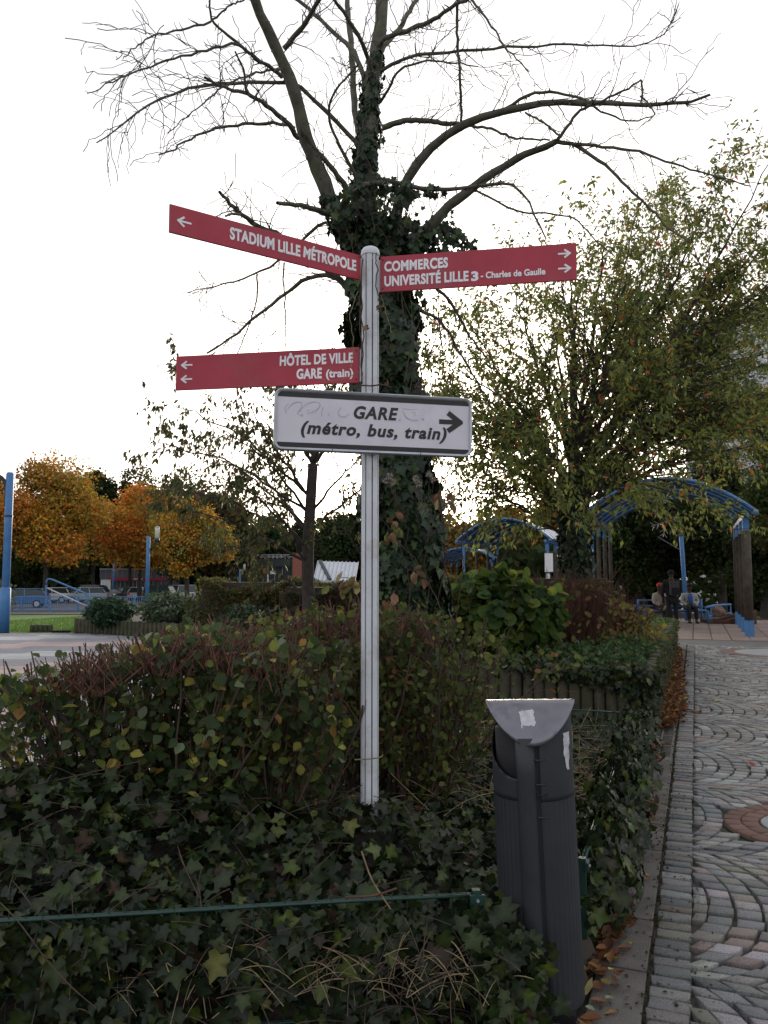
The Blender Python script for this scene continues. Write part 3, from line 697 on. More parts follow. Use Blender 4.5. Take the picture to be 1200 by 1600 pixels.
for u, v, r in ((.135, .176, .007), (.268, .185, .0055), (.625, .176, .006), (.745, .185, .006), (.165, .20, .004)):
    m.add([pg.p(u + r * math.cos(a), v + r * math.sin(a), .00055) for a in np.linspace(0, 6.28, 11)[:-1]], [tuple(range(10))])
m.build('rubbed_graffiti', M['smear'], sg)
m = MB()
for v in (.10, .20): m.box((PX, PY, pg.p(gw / 2, v)[2]), (.10, .10, .03), 0)
m.build('clamp', M['alu'], post)
for px_ in (520, 657):
    q = pg.p(gu(px_), .004, .012); m = MB(); m.box(q, (.002, .004, .02)); m.build('frame_joint', M['black_print'], sg)

pv = thing('dead_vine', (PX, PY - .05, 2.0), 'dry brown vine stems with withered leaves clinging to the upper signpost', 'vine')
for k, (xs__, ya_, yb_) in enumerate((((567, 565, 568, 566), 405, 600), ((564, 561, 566, 563), 440, 610), ((588, 590, 587, 591), 395, 470), ((560, 545, 552, 548), 455, 575), ((595, 600, 606, 612), 460, 520))):
    P_ = resample([at(x_, ya_ + (yb_ - ya_) * q / 3, 3.885) for q, x_ in enumerate(xs__)], 14); P_[1:-1] += rng.normal(size=(12, 3)) * .003
    tubes('stem', P_[None], np.full((1, 14), .0032 if k < 3 else .0018), 5, M['straw'] if k > 2 else M['twig'], pv)
P_ = resample([at(x_, y_, 3.87) for x_, y_ in ((552, 606), (566, 601), (580, 604), (596, 600), (612, 606))], 12); tubes('stem', P_[None], np.full((1, 12), .004), 5, M['twig'], pv)
P_ = resample([at(x_, y_, 3.87) for x_, y_ in ((500, 592), (520, 596), (545, 590), (562, 580))], 12); tubes('stem', P_[None], np.full((1, 12), .002), 5, M['straw'], pv)
wl = np.array([at(x_, y_, 3.86) for x_, y_ in ((572, 508), (578, 512), (568, 512), (594, 480), (597, 484), (590, 602), (606, 604), (600, 598), (597, 478))]); n = len(wl)
foliage(pv, CURL, wl, orient(rdir(n), rdir(n)), rng.uniform(.022, .038, n), [(.20, .13, .08), (.14, .09, .06)], [1, 1], M['dry_leaf'], name='withered_leaf', minpx=1)
for pn, u_, sg in ((p2, .012, s2), (p1, p1.w - .012, s1), (p3, p3.w - .012, s3)):
    for v_ in (.10, .90):
        q = pn.p(u_, pn.h * v_); m = MB(); m.tube([q, q + pn.ny * .003], [.0042, .003], 8); m.build('rivet', M['groove'], sg)
    q = pn.p(u_ - .03 if u_ < .1 else u_ + .03, pn.h / 2, -.012); m = MB(); m.box((q[0], q[1] + .01, q[2]), (.03, .012, pn.h * .9)); m.build('mounting_clamp', M['alu'], sg)

# ------------------------------------------------------------------ LITTER BIN
BX, BY = at(829, 1150, 3.10)[0] + .035, 3.10
bin_ = thing('litter_bin', (BX, BY, 0), 'dark grey cylindrical litter bin with a curved metal hood beside the cobbled path', 'litter bin')
br = .146
def arcgrid(r_of, a0, a1, na, zs, keep=None, ztop=None):
    an = np.linspace(a0, a1, na + 1); V = []; Fs = []
    for i, z in enumerate(zs):
        for a in an:
            rr = r_of(a, z); zz = min(z, ztop(a)) if ztop else z; zz = max(zz, keep(a)) if keep else zz
            V.append((BX + rr * math.cos(a), BY + rr * math.sin(a), zz))
    n_ = na + 1
    for i in range(len(zs) - 1):
        for j in range(na): Fs.append((i * n_ + j, i * n_ + j + 1, (i + 1) * n_ + j + 1, (i + 1) * n_ + j))
    return V, Fs
hood_dir = np.array((-.16, -1.0)); hood_dir /= np.linalg.norm(hood_dir); hood_side = np.array((hood_dir[1] * -1, hood_dir[0]))
def hood_z(x, y): f = (x * hood_dir[0] + y * hood_dir[1]) / .166; return 1.150 - .145 * f * f + .012 * (f if f < 0 else 0)
def ztop(a): return hood_z(br * math.cos(a), br * math.sin(a)) - .004
sa = R(-110)                                                   # the front spine
# lower ribbed body in two shells, from the spine round and back
def ribbed(a, z): return br + .0035 * (abs(math.sin(a * 22)) ** .6)
m = MB(); m.add(*arcgrid(ribbed, sa + .34, sa + 2 * math.pi - .22, 240, [.035, .80, .835])); m.build('ribbed_body', M['bin'], bin_, smooth=True)
def open_z(a):                                                 # opening on the left: the rim dips towards the spine
    t = (a - (sa + 2 * math.pi - .30)) / -1.75                 # 0 at the spine, 1 at the back left
    if 0 <= t <= 1: return .885 + .20 * (t ** 1.5)
    if t < 0: return .885
    return 9
m = MB(); an0, an1 = sa + .34, sa + 2 * math.pi - .22
m.add(*arcgrid(lambda a, z: br + .004, an0, an1, 140, list(np.linspace(.80, 1.16, 20)), ztop=lambda a: max(.805, min(ztop(a), open_z(a)))))
o = m.build('collar', M['bin'], bin_, smooth=True); sd = o.modifiers.new('solid', 'SOLIDIFY'); sd.thickness = .003; sd.offset = -1
m = MB(); m.lathe((BX, BY, .8), [(br - .012, 0), (br - .012, .25)], 40); m.build('liner', M['bin_dark'], bin_, smooth=True)
def bp(a, r, z): return np.array((BX + r * math.cos(a), BY + r * math.sin(a), z))
m = MB(); m.tube([bp(sa, br - .012, z) for z in (.0, .3, .6, .9, ztop(sa) - .002)], .036, 18); m.build('spine', M['bin'], bin_, smooth=True)
m = MB(); m.beam(bp(sa + .29, br - .006, .04), bp(sa + .29, br - .006, ztop(sa + .29) - .004), .024, .010, up=bp(sa + .3, 1, 0) - bp(sa + .3, 0, 0)); m.build('slot', M['bin_dark'], bin_)
for z in (.865, .955, .745, .825):
    m = MB(); m.tube([bp(sa + t, br + .007, z) for t in (.24, .34, .46)] + [bp(sa + .48, br + .007, z + .006)], [.0035, .003, .003, .003], 6); m.build('hook', M['bin_dark'] if z in (.825,) else M['bin'], bin_)
m = MB(); NR = 12; V = [(BX, BY, hood_z(0, 0) + .003)]; Fs = []
NA = 64
for k in range(1, NR + 1):
    for j in range(NA):
        a = j / NA * 2 * math.pi; r_ = .166 * k / NR; x, y = r_ * math.cos(a), r_ * math.sin(a); V.append((BX + x, BY + y, hood_z(x, y) + .003))
Fs += [(0, 1 + j, 1 + (j + 1) % NA) for j in range(NA)]
for k in range(NR - 1):
    for j in range(NA): Fs.append((1 + k * NA + j, 1 + (k + 1) * NA + j, 1 + (k + 1) * NA + (j + 1) % NA, 1 + k * NA + (j + 1) % NA))
m.add(V, Fs); hood = m.build('hood', M['hood'], bin_, smooth=True)
sd = hood.modifiers.new('solid', 'SOLIDIFY'); sd.thickness = .004; sd.offset = 1
def sticker(cx, cy, w, h, name, rag=.12):
    """paper on the hood: follows the curved sheet"""
    m = MB(); n_ = 8; V = []; Fs = []
    for i in range(n_ + 1):
        for j in range(n_ + 1):
            u, v = (i / n_ - .5) * w, (j / n_ - .5) * h
            if i in (0, n_): u *= 1 + rng.uniform(-rag, rag)
            if j in (0, n_): v *= 1 + rng.uniform(-rag, rag)
            x, y = cx + u, cy + v; V.append((BX + x, BY + y, hood_z(x, y) + .0095))
    for i in range(n_):
        for j in range(n_): Fs.append((i * (n_ + 1) + j, (i + 1) * (n_ + 1) + j, (i + 1) * (n_ + 1) + j + 1, i * (n_ + 1) + j + 1))
    m.add(V, Fs); m.build(name, M['paper'], bin_)
sticker(-.028, -.098, .052, .050, 'torn_sticker')
def side_sticker(a0, a1, z0, z1, rag):
    m = MB(); V = []; Fs = []; n_ = 12
    for i in range(n_ + 1):
        z = z0 + (z1 - z0) * i / n_
        l = a0 + (a1 - a0) * (rag * rng.uniform(0, 1) + (.25 if i < 4 else 0) * (1 - i / 4)); r_ = a1 - (a1 - a0) * (rag * rng.uniform(0, 1) + .30 * (1 - i / n_))
        for j in range(4): V.append(bp(l + (r_ - l) * j / 3, br + .0055, z))
    for i in range(n_):
        for j in range(3): Fs.append((i * 4 + j, i * 4 + j + 1, (i + 1) * 4 + j + 1, (i + 1) * 4 + j))
    m.add(V, Fs); m.build('torn_sticker', M['paper'], bin_)
side_sticker(R(-52), R(-33), .905, 1.045, .18); side_sticker(R(-19), R(-6), .95, 1.06, .12)
m = MB(); m.box((BX, BY, .018), (.26, .24, .036), -R(21)); m.build('base_plate', M['black_metal'], bin_)
bin_.rotation_euler = (0, R(-1.9), 0); bin_.scale = (1.02, 1.02, .972)

# ------------------------------------------------------------------ GREEN WIRE FENCES round the ivy bed
def wire_fence(a, b, h, label, npan=1, spacing=.055, rails=(.43, .19, .03)):
    a, b = np.array(a, float), np.array(b, float); t = thing('wire_fence', a, label, 'fence'); L = np.linalg.norm(b - a); d = (b - a) / L
    nrm = np.array((d[1], -d[0], 0))
    for z in rails:
        for off in (-.006, .006):
            m = MB(); m.tube([a + d * L * q + nrm * off + np.array((0, 0, z + .004 * math.sin(q * 9))) for q in np.linspace(0, 1, 9)], .0042 if z < .4 else .006, 6)
            m.build('rail', M['green_wire'], t, smooth=True)
    wm = MB(); wm.tube([(0, 0, 0), (0, 0, h + .004)], .0024, 5); me = bpy.data.meshes.new('wire'); me.from_pydata(np.concatenate(wm.v).tolist(), [], wm.f); me.materials.append(M['green_wire'])
    k = int(L / spacing)
    for q in range(k + 1):
        o = bpy.data.objects.new('wire', me); COL.objects.link(o); o.parent = t; o.location = tuple(d * L * q / k + np.array((0, 0, .0)) )
    for q in np.linspace(0, 1, npan + 1):
        c = a + d * L * q - d * .02; m = MB(); m.box(c + np.array((0, 0, h / 2)), (.028, .028, h), math.atan2(d[1], d[0])); po = m.build('fence_post', M['green_wire'], t)
        for z in (h - .03, .05):
            m = MB(); m.box(c + nrm * .02 + np.array((0, 0, z)), (.055, .014, .036), math.atan2(d[1], d[0])); m.build('bracket', M['green_wire'], po)
            m = MB(); m.tube([c + nrm * .026 + np.array((0, 0, z)), c + nrm * .032 + np.array((0, 0, z))], .006, 8); m.build('bolt', M['alu'], po)
    return t
FC = np.array((.40, 2.99, 0)); FL = on(0, 1437, .43); FL = np.array((FL[0], FL[1], 0)); FC = on(752, 1398, .43) * np.array((1, 1, 0)); fd = norm(FC - FL)
wire_fence(FC - fd * 3.2, FC, .45, 'green wire fence with a thick top rail, overgrown by the dark ivy in front', 1)
SC0, SC1 = np.array((.82, 3.35, 0)), np.array((2.12, 6.83, 0))
wire_fence(SC0, SC1, .45, 'green wire fence along the path edge behind the litter bin, leaning into the ivy', 2)
wire_fence(SC1 - N_ * 2.0, SC1, .44, 'thin green wire fence across the far end of the ivy bed before the palings', 1)

# ------------------------------------------------------------------ THE BARE TREE WITH IVY
TY = 6.0
TB = at(648, 1232, TY); TB[2] = 0
tree = thing('bare_tree', TB, 'bare spreading tree with an ivy-wrapped trunk right behind the signpost, branches against the sky', 'tree')
def pxpath(pts, y0, y1, P=22):
    n = len(pts); return resample([at(x, y, y0 + (y1 - y0) * (i / max(1, n - 1)) ** 1.2) for i, (x, y) in enumerate(pts)], P)
def pr_(a, b, P=22, e=.8): return a + (b - a) * np.linspace(0, 1, P) ** e
PXM = TY / F                                                    # metres per photo pixel at the tree
trunk = resample([TB + np.array((0, 0, -.1)), at(645, 1050, TY), at(636, 900, TY), at(620, 700, TY), at(604, 540, TY), at(588, 430, TY), at(578, 350, TY)], 22)
tubes('trunk', trunk[None], (np.interp(np.linspace(0, 1, 22), [0, .06, .3, .8, 1], [.24, .18, .16, .15, .14]) * (1 + .05 * np.sin(np.arange(22) * 1.7)))[None], 16, M['bark'], tree)
LIMBS = [  # photo outline, width in photo pixels at base and tip, depth at base and tip
 ([(577, 360), (570, 300), (573, 220), (578, 150), (590, 80), (598, 0), (604, -90)], 36, 16, 6.0, 6.1),
 ([(583, 430), (548, 380), (528, 335), (505, 290), (480, 222), (457, 135), (440, 90), (415, 40), (395, 0), (372, -60)], 30, 15, 6.0, 5.2),
 ([(604, 430), (613, 352), (624, 299), (656, 245), (690, 212), (715, 197), (773, 176), (827, 168), (880, 155), (933, 163), (1003, 163), (1093, 163), (1109, 148)], 20, 4, 6.0, 4.9),
 ([(610, 470), (640, 400), (667, 357), (720, 304), (773, 269), (827, 237), (869, 221)], 22, 10, 6.0, 5.3),
 ([(869, 221), (907, 229), (955, 267), (987, 299), (1040, 350), (1075, 378)], 7, 2.5, 5.3, 5.0),
 ([(869, 221), (933, 229), (987, 232), (1040, 253), (1093, 269), (1173, 291)], 6, 2, 5.3, 4.6),
 ([(563, 330), (563, 220), (552, 171), (552, 103), (545, 36), (541, -20)], 13, 8, 5.9, 6.8),
 ([(576, 180), (562, 92), (547, 76), (511, 40), (475, 9), (440, -14)], 9, 5, 6.0, 6.8),
 ([(583, 121), (575, 90), (560, 55), (530, 10), (505, -20)], 8, 5, 6.0, 5.3),
 ([(444, 76), (475, 40), (498, 0), (510, -30)], 9, 6, 5.25, 4.8),
 ([(563, 229), (520, 184), (480, 144), (455, 126), (435, 126), (372, 130), (313, 133), (259, 148), (217, 175), (178, 202), (151, 223)], 8, 2, 6.0, 4.7),
 ([(440, 120), (428, 108), (399, 92), (365, 63), (329, 34), (327, -10)], 7, 3, 5.3, 4.6),
 ([(385, 78), (365, 65), (311, 83), (259, 94), (210, 115), (169, 130), (136, 146)], 5, 1.6, 4.8, 4.2),
 ([(329, 34), (277, 47), (232, 58), (203, 81), (192, 92)], 4, 1.5, 4.65, 4.2),
 ([(329, 34), (358, 9), (376, 2), (410, -14)], 3.5, 2, 4.65, 4.3),
 ([(466, 215), (457, 198), (426, 171), (390, 148), (354, 139), (320, 121)], 9, 4, 5.6, 4.7),
 ([(460, 200), (444, 194), (408, 194), (372, 194), (336, 200), (300, 216), (268, 234), (248, 242)], 6, 2.5, 5.6, 4.9),
 ([(440, 108), (410, 112), (390, 119), (358, 126), (330, 150), (290, 185), (262, 207)], 4, 1.5, 5.3, 4.6),
 ([(390, 148), (385, 144), (381, 108), (367, 80)], 5, 3, 5.0, 4.8),
 ([(524, 335), (505, 333), (480, 322), (433, 317)], 11, 6, 5.9, 5.2),
 ([(560, 470), (500, 410), (440, 372), (408, 355), (376, 335), (360, 318), (343, 300)], 12, 5, 6.0, 4.7),
 ([(376, 335), (362, 334), (352, 338)], 5, 3, 4.9, 4.75),
 ([(545, 300), (538, 288), (515, 258), (493, 234), (471, 202)], 10, 6, 5.9, 5.6),
 ([(523, 350), (525, 324), (552, 297), (588, 277), (615, 283), (640, 294), (693, 296), (741, 296), (789, 277), (821, 304), (853, 373)], 10, 2.5, 5.7, 4.9),
 ([(560, 290), (554, 270), (525, 220), (511, 180), (518, 148), (560, 100)], 6, 3, 5.9, 5.3),
 ([(580, 470), (507, 423), (470, 440), (448, 457), (402, 494), (369, 523), (323, 552)], 9, 3, 6.1, 6.9),
 ([(560, 400), (507, 338), (475, 375), (423, 419), (365, 440), (294, 457)], 7, 1.6, 6.1, 6.8),
 ([(444, 410), (442, 430), (446, 480), (446, 544)], 3, 1.5, 6.6, 6.6),
 ([(402, 428), (402, 460), (398, 482), (377, 540), (365, 565)], 3, 1.5, 6.6, 6.7),
 ([(597, 200), (629, 188), (660, 188), (688, 192), (720, 195)], 10, 7, 6.0, 5.9),
 ([(720, 195), (763, 200), (805, 216), (859, 219)], 5, 3, 5.85, 5.4),
 ([(869, 221), (875, 213), (901, 176), (933, 160), (976, 141), (1002, 125)], 6, 3, 5.3, 4.9),
 ([(1002, 125), (1004, 145), (1001, 165)], 3.5, 3, 4.9, 4.9),
 ([(594, 112), (608, 101), (640, 84), (720, 80), (800, 72), (891, 68), (976, 75), (1032, 67), (1053, 43), (1060, 8)], 6, 1.5, 6.0, 5.0),
 ([(594, 70), (603, 56), (651, 43), (690, 24), (715, 5), (750, -15)], 9, 5, 6.0, 5.2),
 ([(593, 82), (605, 69), (629, 37), (651, 0), (668, -30)], 9, 6, 6.0, 6.7),
 ([(715, -10), (714, 30), (715, 80), (720, 139), (720, 192)], 5, 4.5, 5.4, 5.85),
 ([(700, -30), (736, 0), (768, 37), (789, 75), (827, 112)], 5, 2, 5.3, 5.0),
 ([(594, 160), (605, 139), (624, 107), (667, 93), (747, 104)], 5, 2, 6.0, 5.3),
 ([(780, 175), (795, 171), (816, 149), (864, 141), (912, 155), (965, 187), (1000, 190), (1021, 182)], 6, 2, 5.6, 5.1),
 ([(1000, 150), (1012, 160), (1024, 178), (1012, 190)], 3, 2, 4.9, 4.85),
 ([(660, 370), (693, 347), (720, 373), (741, 395), (760, 430)], 6, 3, 6.0, 6.2),
 ([(741, 296), (800, 330), (848, 333), (901, 341), (933, 379), (960, 400)], 4, 2, 5.2, 4.9),
 ([(821, 176), (850, 192), (875, 213)], 3.5, 3.5, 5.6, 5.3),
 ([(640, 430), (670, 440), (705, 470), (730, 520), (760, 560)], 7, 3, 6.1, 6.7),
 ([(648, 480), (690, 500), (735, 580), (770, 640)], 6, 2.5, 6.1, 6.9),
 ([(565, 560), (530, 590), (500, 640), (470, 660)], 5, 2, 6.1, 6.6),
]
lp, lr = [], []
for pts, w0, w1, y0, y1 in LIMBS:
    p = pxpath(pts, y0, y1); P = len(p)
    p[1:-1] += rng.normal(size=(P - 2, 3)) * .0055 * min(1, np.linalg.norm(p[-1] - p[0]) / 1.3)
    r = np.linspace(w0 * y0, w1 * y1, P) / F / 2 * (1 + .06 * np.sin(np.arange(P) * 2.1 + w0))
    lp.append(p); lr.append(r)
    tubes('branch', p[None], r[None], 10 if w0 > 8 else 7, M['bark'], tree)
lp, lr = np.array(lp), np.array(lr)
wts = np.linalg.norm(np.diff(lp, axis=1), axis=2).sum(1) * (lr.mean(1) < .06)
spur, spr = spawn(lp, np.clip(lr, .0035, .013), 1050, .05, 1, 1.25, .05, .6, .15, .3, P=4, rf=.45, rend=.5, weights=wts)
tw, twr = spawn(lp, np.clip(lr, .0035, .012), 340, .1, .98, .85, .34, .6, .05, .35, P=9, rf=.4, rend=.3, weights=wts)
tw2, tw2r = spawn(tw, twr, 620, .2, 1, .8, .20, .6, -.05, .4, P=6, rf=.7, rend=.5)
for nm, a, b, sd_ in (('spurs', spur, spr, 5), ('twigs', tw, np.maximum(twr, .0026), 5), ('twigs', tw2, np.maximum(tw2r, .0021), 4)):
    tubes(nm, a, b, sd_, M['bark'], tree, kind='stuff')
# ivy on the trunk: leaves shingled outward, thickest between 0.8 m and the fork
def ring_leaves(pathp, n, rad, t0, t1, sz, bulge=None):
    P = len(pathp); t = rng.uniform(t0, t1, n); i = np.clip((t * (P - 1)).astype(int), 0, P - 2); f = (t * (P - 1) - i)[:, None]
    c = pathp[i] * (1 - f) + pathp[i + 1] * f; a = rng.uniform(0, 2 * math.pi, n)
    r = rad(t, a) * (1 + .10 * rng.normal(size=n)); o = np.stack([np.cos(a), np.sin(a), 0 * a], 1)
    pos = c + o * r[:, None]; nm = norm(o + rdir(n) * .45 + np.array((0, 0, .35)))
    ax = norm(np.array((0, 0, -1.)) + rdir(n) * .55 + o * .15)
    return pos, orient(ax, nm), sz * (1 + .4 * rng.uniform(-1, 1, n))
ivy_cols = [(.017, .034, .015), (.026, .048, .016), (.011, .023, .012), (.045, .07, .02), (.025, .02, .013)]
ivy = thing('climbing_ivy', TB + np.array((0, -.2, 0)), 'thick dark green ivy wrapping the trunk of the bare tree behind the signpost', 'ivy')
def lumps(t, a): return .05 * np.sin(a * 3 + t * 23) + .045 * np.sin(a * 2 - t * 37 + 1)
pos, m3, sz = ring_leaves(trunk, 9500, lambda t, a: np.interp(t, [0, .12, .3, .45, .62, .85, 1], [.16, .175, .215, .24, .225, .21, .185]) + .8 * lumps(t, a), .05, 1.0, .085)
pA = lp[0]; p2_, m2_, s2_ = ring_leaves(pA, 1050, lambda t, a: np.interp(t, [0, .12, .25, .5, 1], [.22, .13, .085, .06, .04]) + .3 * lumps(t, a), 0, .60, .05)
l3 = [ring_leaves(lp[i], k, lambda t, a: np.interp(t, [0, .3, 1], [.12, .07, .04]), 0, tt, .06) for i, k, tt in ((1, 190, .28), (2, 90, .22), (3, 170, .35), (23, 90, .5), (41, 110, .9))]
extra_c = np.array([TB + np.array((.0, 0, 3.0)) + np.array((.35, -.1, .95)) for _ in range(1)])
pe = at(640, 385, 5.9) + rng.normal(size=(420, 3)) * np.array((.17, .12, .10)); ae = norm(np.array((0, 0, -1.)) + rdir(420) * .7)
l3.append((pe, orient(ae, norm(rdir(420) * .6 + np.array((0, -1, .4)))), .055 * (1 + .4 * rng.uniform(-1, 1, 420))))
pos = np.concatenate([pos, p2_] + [l[0] for l in l3]); m3 = np.concatenate([m3, m2_] + [l[1] for l in l3]); sz = np.concatenate([sz, s2_] + [l[2] for l in l3])
foliage(ivy, IVY, pos, m3, sz, ivy_cols, [5, 4, 4, 1, .4], M['ivy'], name='ivy_leaf', stuffname='ivy_leaves')
vs_, vr_ = spawn(trunk[None], np.full((1, 22), .02), 120, .1, .98, .3, .9, .5, .2, .3, P=8, rf=.25, rend=.5)
vs_ += rng.normal(size=(120, 1, 3)) * np.array((.2, .2, .05)); tubes('ivy_stems', vs_, np.clip(vr_, .0018, .004), 4, M['twig'], ivy, kind='stuff')
# old-man's-beard seed heads and withered leaves hanging on the ivy
cl = thing('clematis', at(650, 960, 5.6), 'climbing clematis with fluffy grey seed heads and withered leaves on the tree trunk ivy', 'climber')
stm = []
for x, y in ((609, 744), (603, 751), (614, 753), (650, 748), (654, 756), (671, 742), (677, 750), (690, 783), (703, 783), (694, 790), (692, 750)):
    c = at(x, y, 5.58); m = 46; d = rdir(m)
    batch('seed_head', LANCE, c + d * .006, orient(d, rdir(m)), rng.uniform(.016, .026, m) * 1.1, np.tile((.42, .38, .34), (m, 1)) * rng.uniform(.6, 1.2, (m, 1)), M['dry_leaf'], cl)
    stm.append(resample([at(650 + .3 * (x - 650), y + 60, 5.66), at(x, y + 22, 5.6), c], 8))
tubes('stems', np.array(stm), np.full((len(stm), 8), .002), 4, M['twig'], cl, kind='stuff')
wp = []; n = 46
for x, y, k in ((612, 815, 8), (606, 835, 7), (620, 945, 9), (655, 975, 6), (690, 775, 10), (660, 895, 6), (548, 908, 10), (540, 920, 4)):
    wp += [at(x + rng.normal() * 8, y + rng.normal() * 9, 5.55 + rng.normal() * .04) for _ in range(k)]
wp = np.array(wp); n = len(wp); foliage(cl, CURL, wp, orient(norm(rdir(n) * .8 + np.array((0, 0, -1))), rdir(n)), rng.uniform(.05, .10, n), [(.24, .15, .09), (.30, .24, .12), (.20, .10, .06), (.15, .16, .05)], [3, 2, 2, 2], M['dry_leaf'], name='withered_leaf')

# ------------------------------------------------------------------ IVY BED, HEDGES, PLANTER SHRUBS
def field(x, y):                                               # height of the ivy carpet inside the fenced bed
    f = .13 * np.sin(x * 2.1 + 1) * np.sin(y * 1.3) + .05 * np.sin(x * 7 + y * 5) + .03 * np.sin(x * 13 - y * 9)
    base = np.interp(y, [2.6, 3.0, 4.2, 5.2, 8.4], [.24, .30, .33, .18, .12]) + f * .45
    m_ = .20 * np.exp(-((x - PX) ** 2 + (y - PY + .1) ** 2) / .12)
    lft = .30 / (1 + np.exp((x + .55) * 5)) * np.exp(-((y - 3.7) / .5) ** 2)
    return np.maximum(.05, base + m_ + lft)
def side_x(y): return SC0[0] + (y - SC0[1]) * (SC1[0] - SC0[0]) / (SC1[1] - SC0[1])
def front_y(x): return FC[1] + (x - FC[0]) * (FC[1] - FL[1]) / (FC[0] - FL[0])
xs_ = np.linspace(-4.5, 2.3, 80); ys_ = np.linspace(2.75, 8.3, 70)
X, Y = np.meshgrid(xs_, ys_); Z = field(X, Y) - .14
Z = np.where((X > side_x(Y) + .04) | (Y < front_y(X) + .04) | ((X < -1.7) & (Y > 4.35)), -.1, Z)
V = np.stack([X, Y, Z], -1).reshape(-1, 3); i = (np.arange(69)[:, None] * 80 + np.arange(79)[None]).reshape(-1)
link_mesh('bed_fill', mesh_np('bed_fill', V, np.stack([i, i + 1, i + 81, i + 80], 1), M['soil'], smooth=True), None, kind='structure')  # dark mound shaped close under the ivy leaves to block light
ib = thing('ground_ivy', (-.3, 3.2, 0), 'dark green ivy carpet filling the fenced bed around the signpost foot', 'ivy')
# a) carpet
n = 26000; px_, py_ = rng.uniform(-3.6, 2.3, n), 2.8 + 5.5 * rng.uniform(0, 1, n) ** 1.5
k = (px_ < side_x(py_) + .10 + .05 * np.sin(py_ * 9)) & (py_ > front_y(px_) - .03) & ~((px_ > FC[0] - .0) & (py_ < 3.25)) & ~((np.abs(px_ - BX) < .2) & (py_ < 3.38)) & ~((px_ < -1.75) & (py_ > 4.4)); px_, py_ = px_[k], py_[k]; n = len(px_)
pos = np.stack([px_, py_, field(px_, py_) + rng.uniform(-.10, .05, n)], 1)
A = [(pos, orient(norm(rdir(n) * np.array((1, 1, .5)) + np.array((0, -.35, -.25))), norm(rdir(n) * .85 + np.array((0, -.25, .9)))), .046 * np.exp(.38 * rng.normal(size=n)) * np.where(py_ < 4.3, 1.25, 1.0))]
# b) curtain through the front fence
n = 5200; px_ = rng.uniform(-3.2, .52, n); pz = .42 - np.abs(rng.normal(size=n)) * .11; lo = rng.random(n) < .42; pz[lo] = rng.uniform(0, .36, lo.sum()); kp = (np.sin(px_ * 8 + pz * 22) + np.sin(px_ * 19 - pz * 13) + rng.normal(size=n) * .6 > -.5) & (pz > 0); px_, pz = px_[kp], pz[kp]; n = len(px_)
pos = np.stack([px_, front_y(px_) - .02 + rng.normal(size=n) * .045, pz], 1)
A.append((pos, orient(norm(rdir(n) * .6 + np.array((0, -.15, -.9))), norm(rdir(n) * .6 + np.array((0, -1, .45)))), .052 * np.exp(.36 * rng.normal(size=n))))
# c) spilling over the side fence and round the bin
n = 3900; py_ = rng.uniform(3.42, 6.9, n); pz = rng.uniform(0.0, .50, n) ** .8 * .85
pos = np.stack([side_x(py_) + .04 + rng.normal(size=n) * .06 + .05 * np.sin(py_ * 7), py_, pz], 1)
A.append((pos, orient(norm(rdir(n) * .6 + np.array((.15, 0, -.9))), norm(rdir(n) * .6 + np.array((.6, -.6, .5)))), .052 * (1 + .45 * rng.uniform(-1, 1, n))))
n = 420; pos = np.stack([rng.normal(size=n) * .06 + .43, rng.normal(size=n) * .04 + 2.84, rng.uniform(0.02, .38, n)], 1)
A.append((pos, orient(norm(rdir(n) * .6 + np.array((.1, 0, -.9))), norm(rdir(n) * .6 + np.array((0, -1, .45)))), .055 * (1 + .4 * rng.uniform(-1, 1, n))))
# d) on the palings' corner
n = 700; tt = rng.uniform(0, 1, n); pos = C0 + np.outer(-tt ** 2 * 1.6 + .0, N_) + rng.normal(size=(n, 3)) * .05 + np.array((0, -.09, 0)); pos[:, 2] = .62 - rng.uniform(0, .6, n) ** 1.4 * (1 - tt)
A.append((pos, orient(norm(rdir(n) * .6 + np.array((.15, 0, -.9))), norm(rdir(n) * .6 + np.array((.1, -1, .3)))), .055 * (1 + .4 * rng.uniform(-1, 1, n))))
gi_cols = [(.013, .022, .007), (.021, .034, .008), (.008, .015, .006), (.046, .066, .012), (.09, .09, .02), (.028, .018, .010)]
pos = np.concatenate([a[0] for a in A]); m3 = np.concatenate([a[1] for a in A]); sz = np.concatenate([a[2] for a in A])
foliage(ib, IVY, pos, m3, sz, gi_cols, [5, 4, 4, .9, .2, .5], M['ivy'], name='ivy_leaf', stuffname='ivy_leaves')
# bleached stalks lying through the ivy
def stalks(par, n, lo, hi, zf, L, r, mat, drop=.2, name='stalks'):
    p0 = np.stack([rng.uniform(lo[0], hi[0], n), rng.uniform(lo[1], hi[1], n), np.zeros(n)], 1); p0[:, 2] = zf(p0[:, 0], p0[:, 1]) + rng.uniform(-.04, .06, n)
    kk = (p0[:, 2] > -.3) & (p0[:, 0] < side_x(p0[:, 1]) + .08); p0 = p0[kk]; n = len(p0)
    d = norm(rdir(n) * np.array((1, .8, .45))); Ls = L * rng.uniform(.4, 1.5, n); s = np.linspace(-.5, .5, 7)[None, :, None]
    b = rdir(n)[:, None] * .25 - np.array((0, 0, drop))
    P_ = p0[:, None] + d[:, None] * s * Ls[:, None, None] + b * (s ** 2) * Ls[:, None, None]
    tubes(name, P_, np.full((n, 7), r) * rng.uniform(.6, 1.3, (n, 1)), 4, mat, par, kind='stuff')
stalks(ib, 420, (.0, 4.6), (2.0, 7.6), lambda x, y: np.where(x < side_x(y), field(x, y) + .03, .1), .45, .0022, M['straw'])
stalks(ib, 200, (-2.4, 2.9), (.4, 4.3), field, .35, .0019, M['twig'])
stalks(ib, 330, (-2.0, 2.78), (.45, 2.95), lambda x, y: .16 + .13 * np.abs(np.sin(x * 31)), .16, .0017, M['straw'], .5)
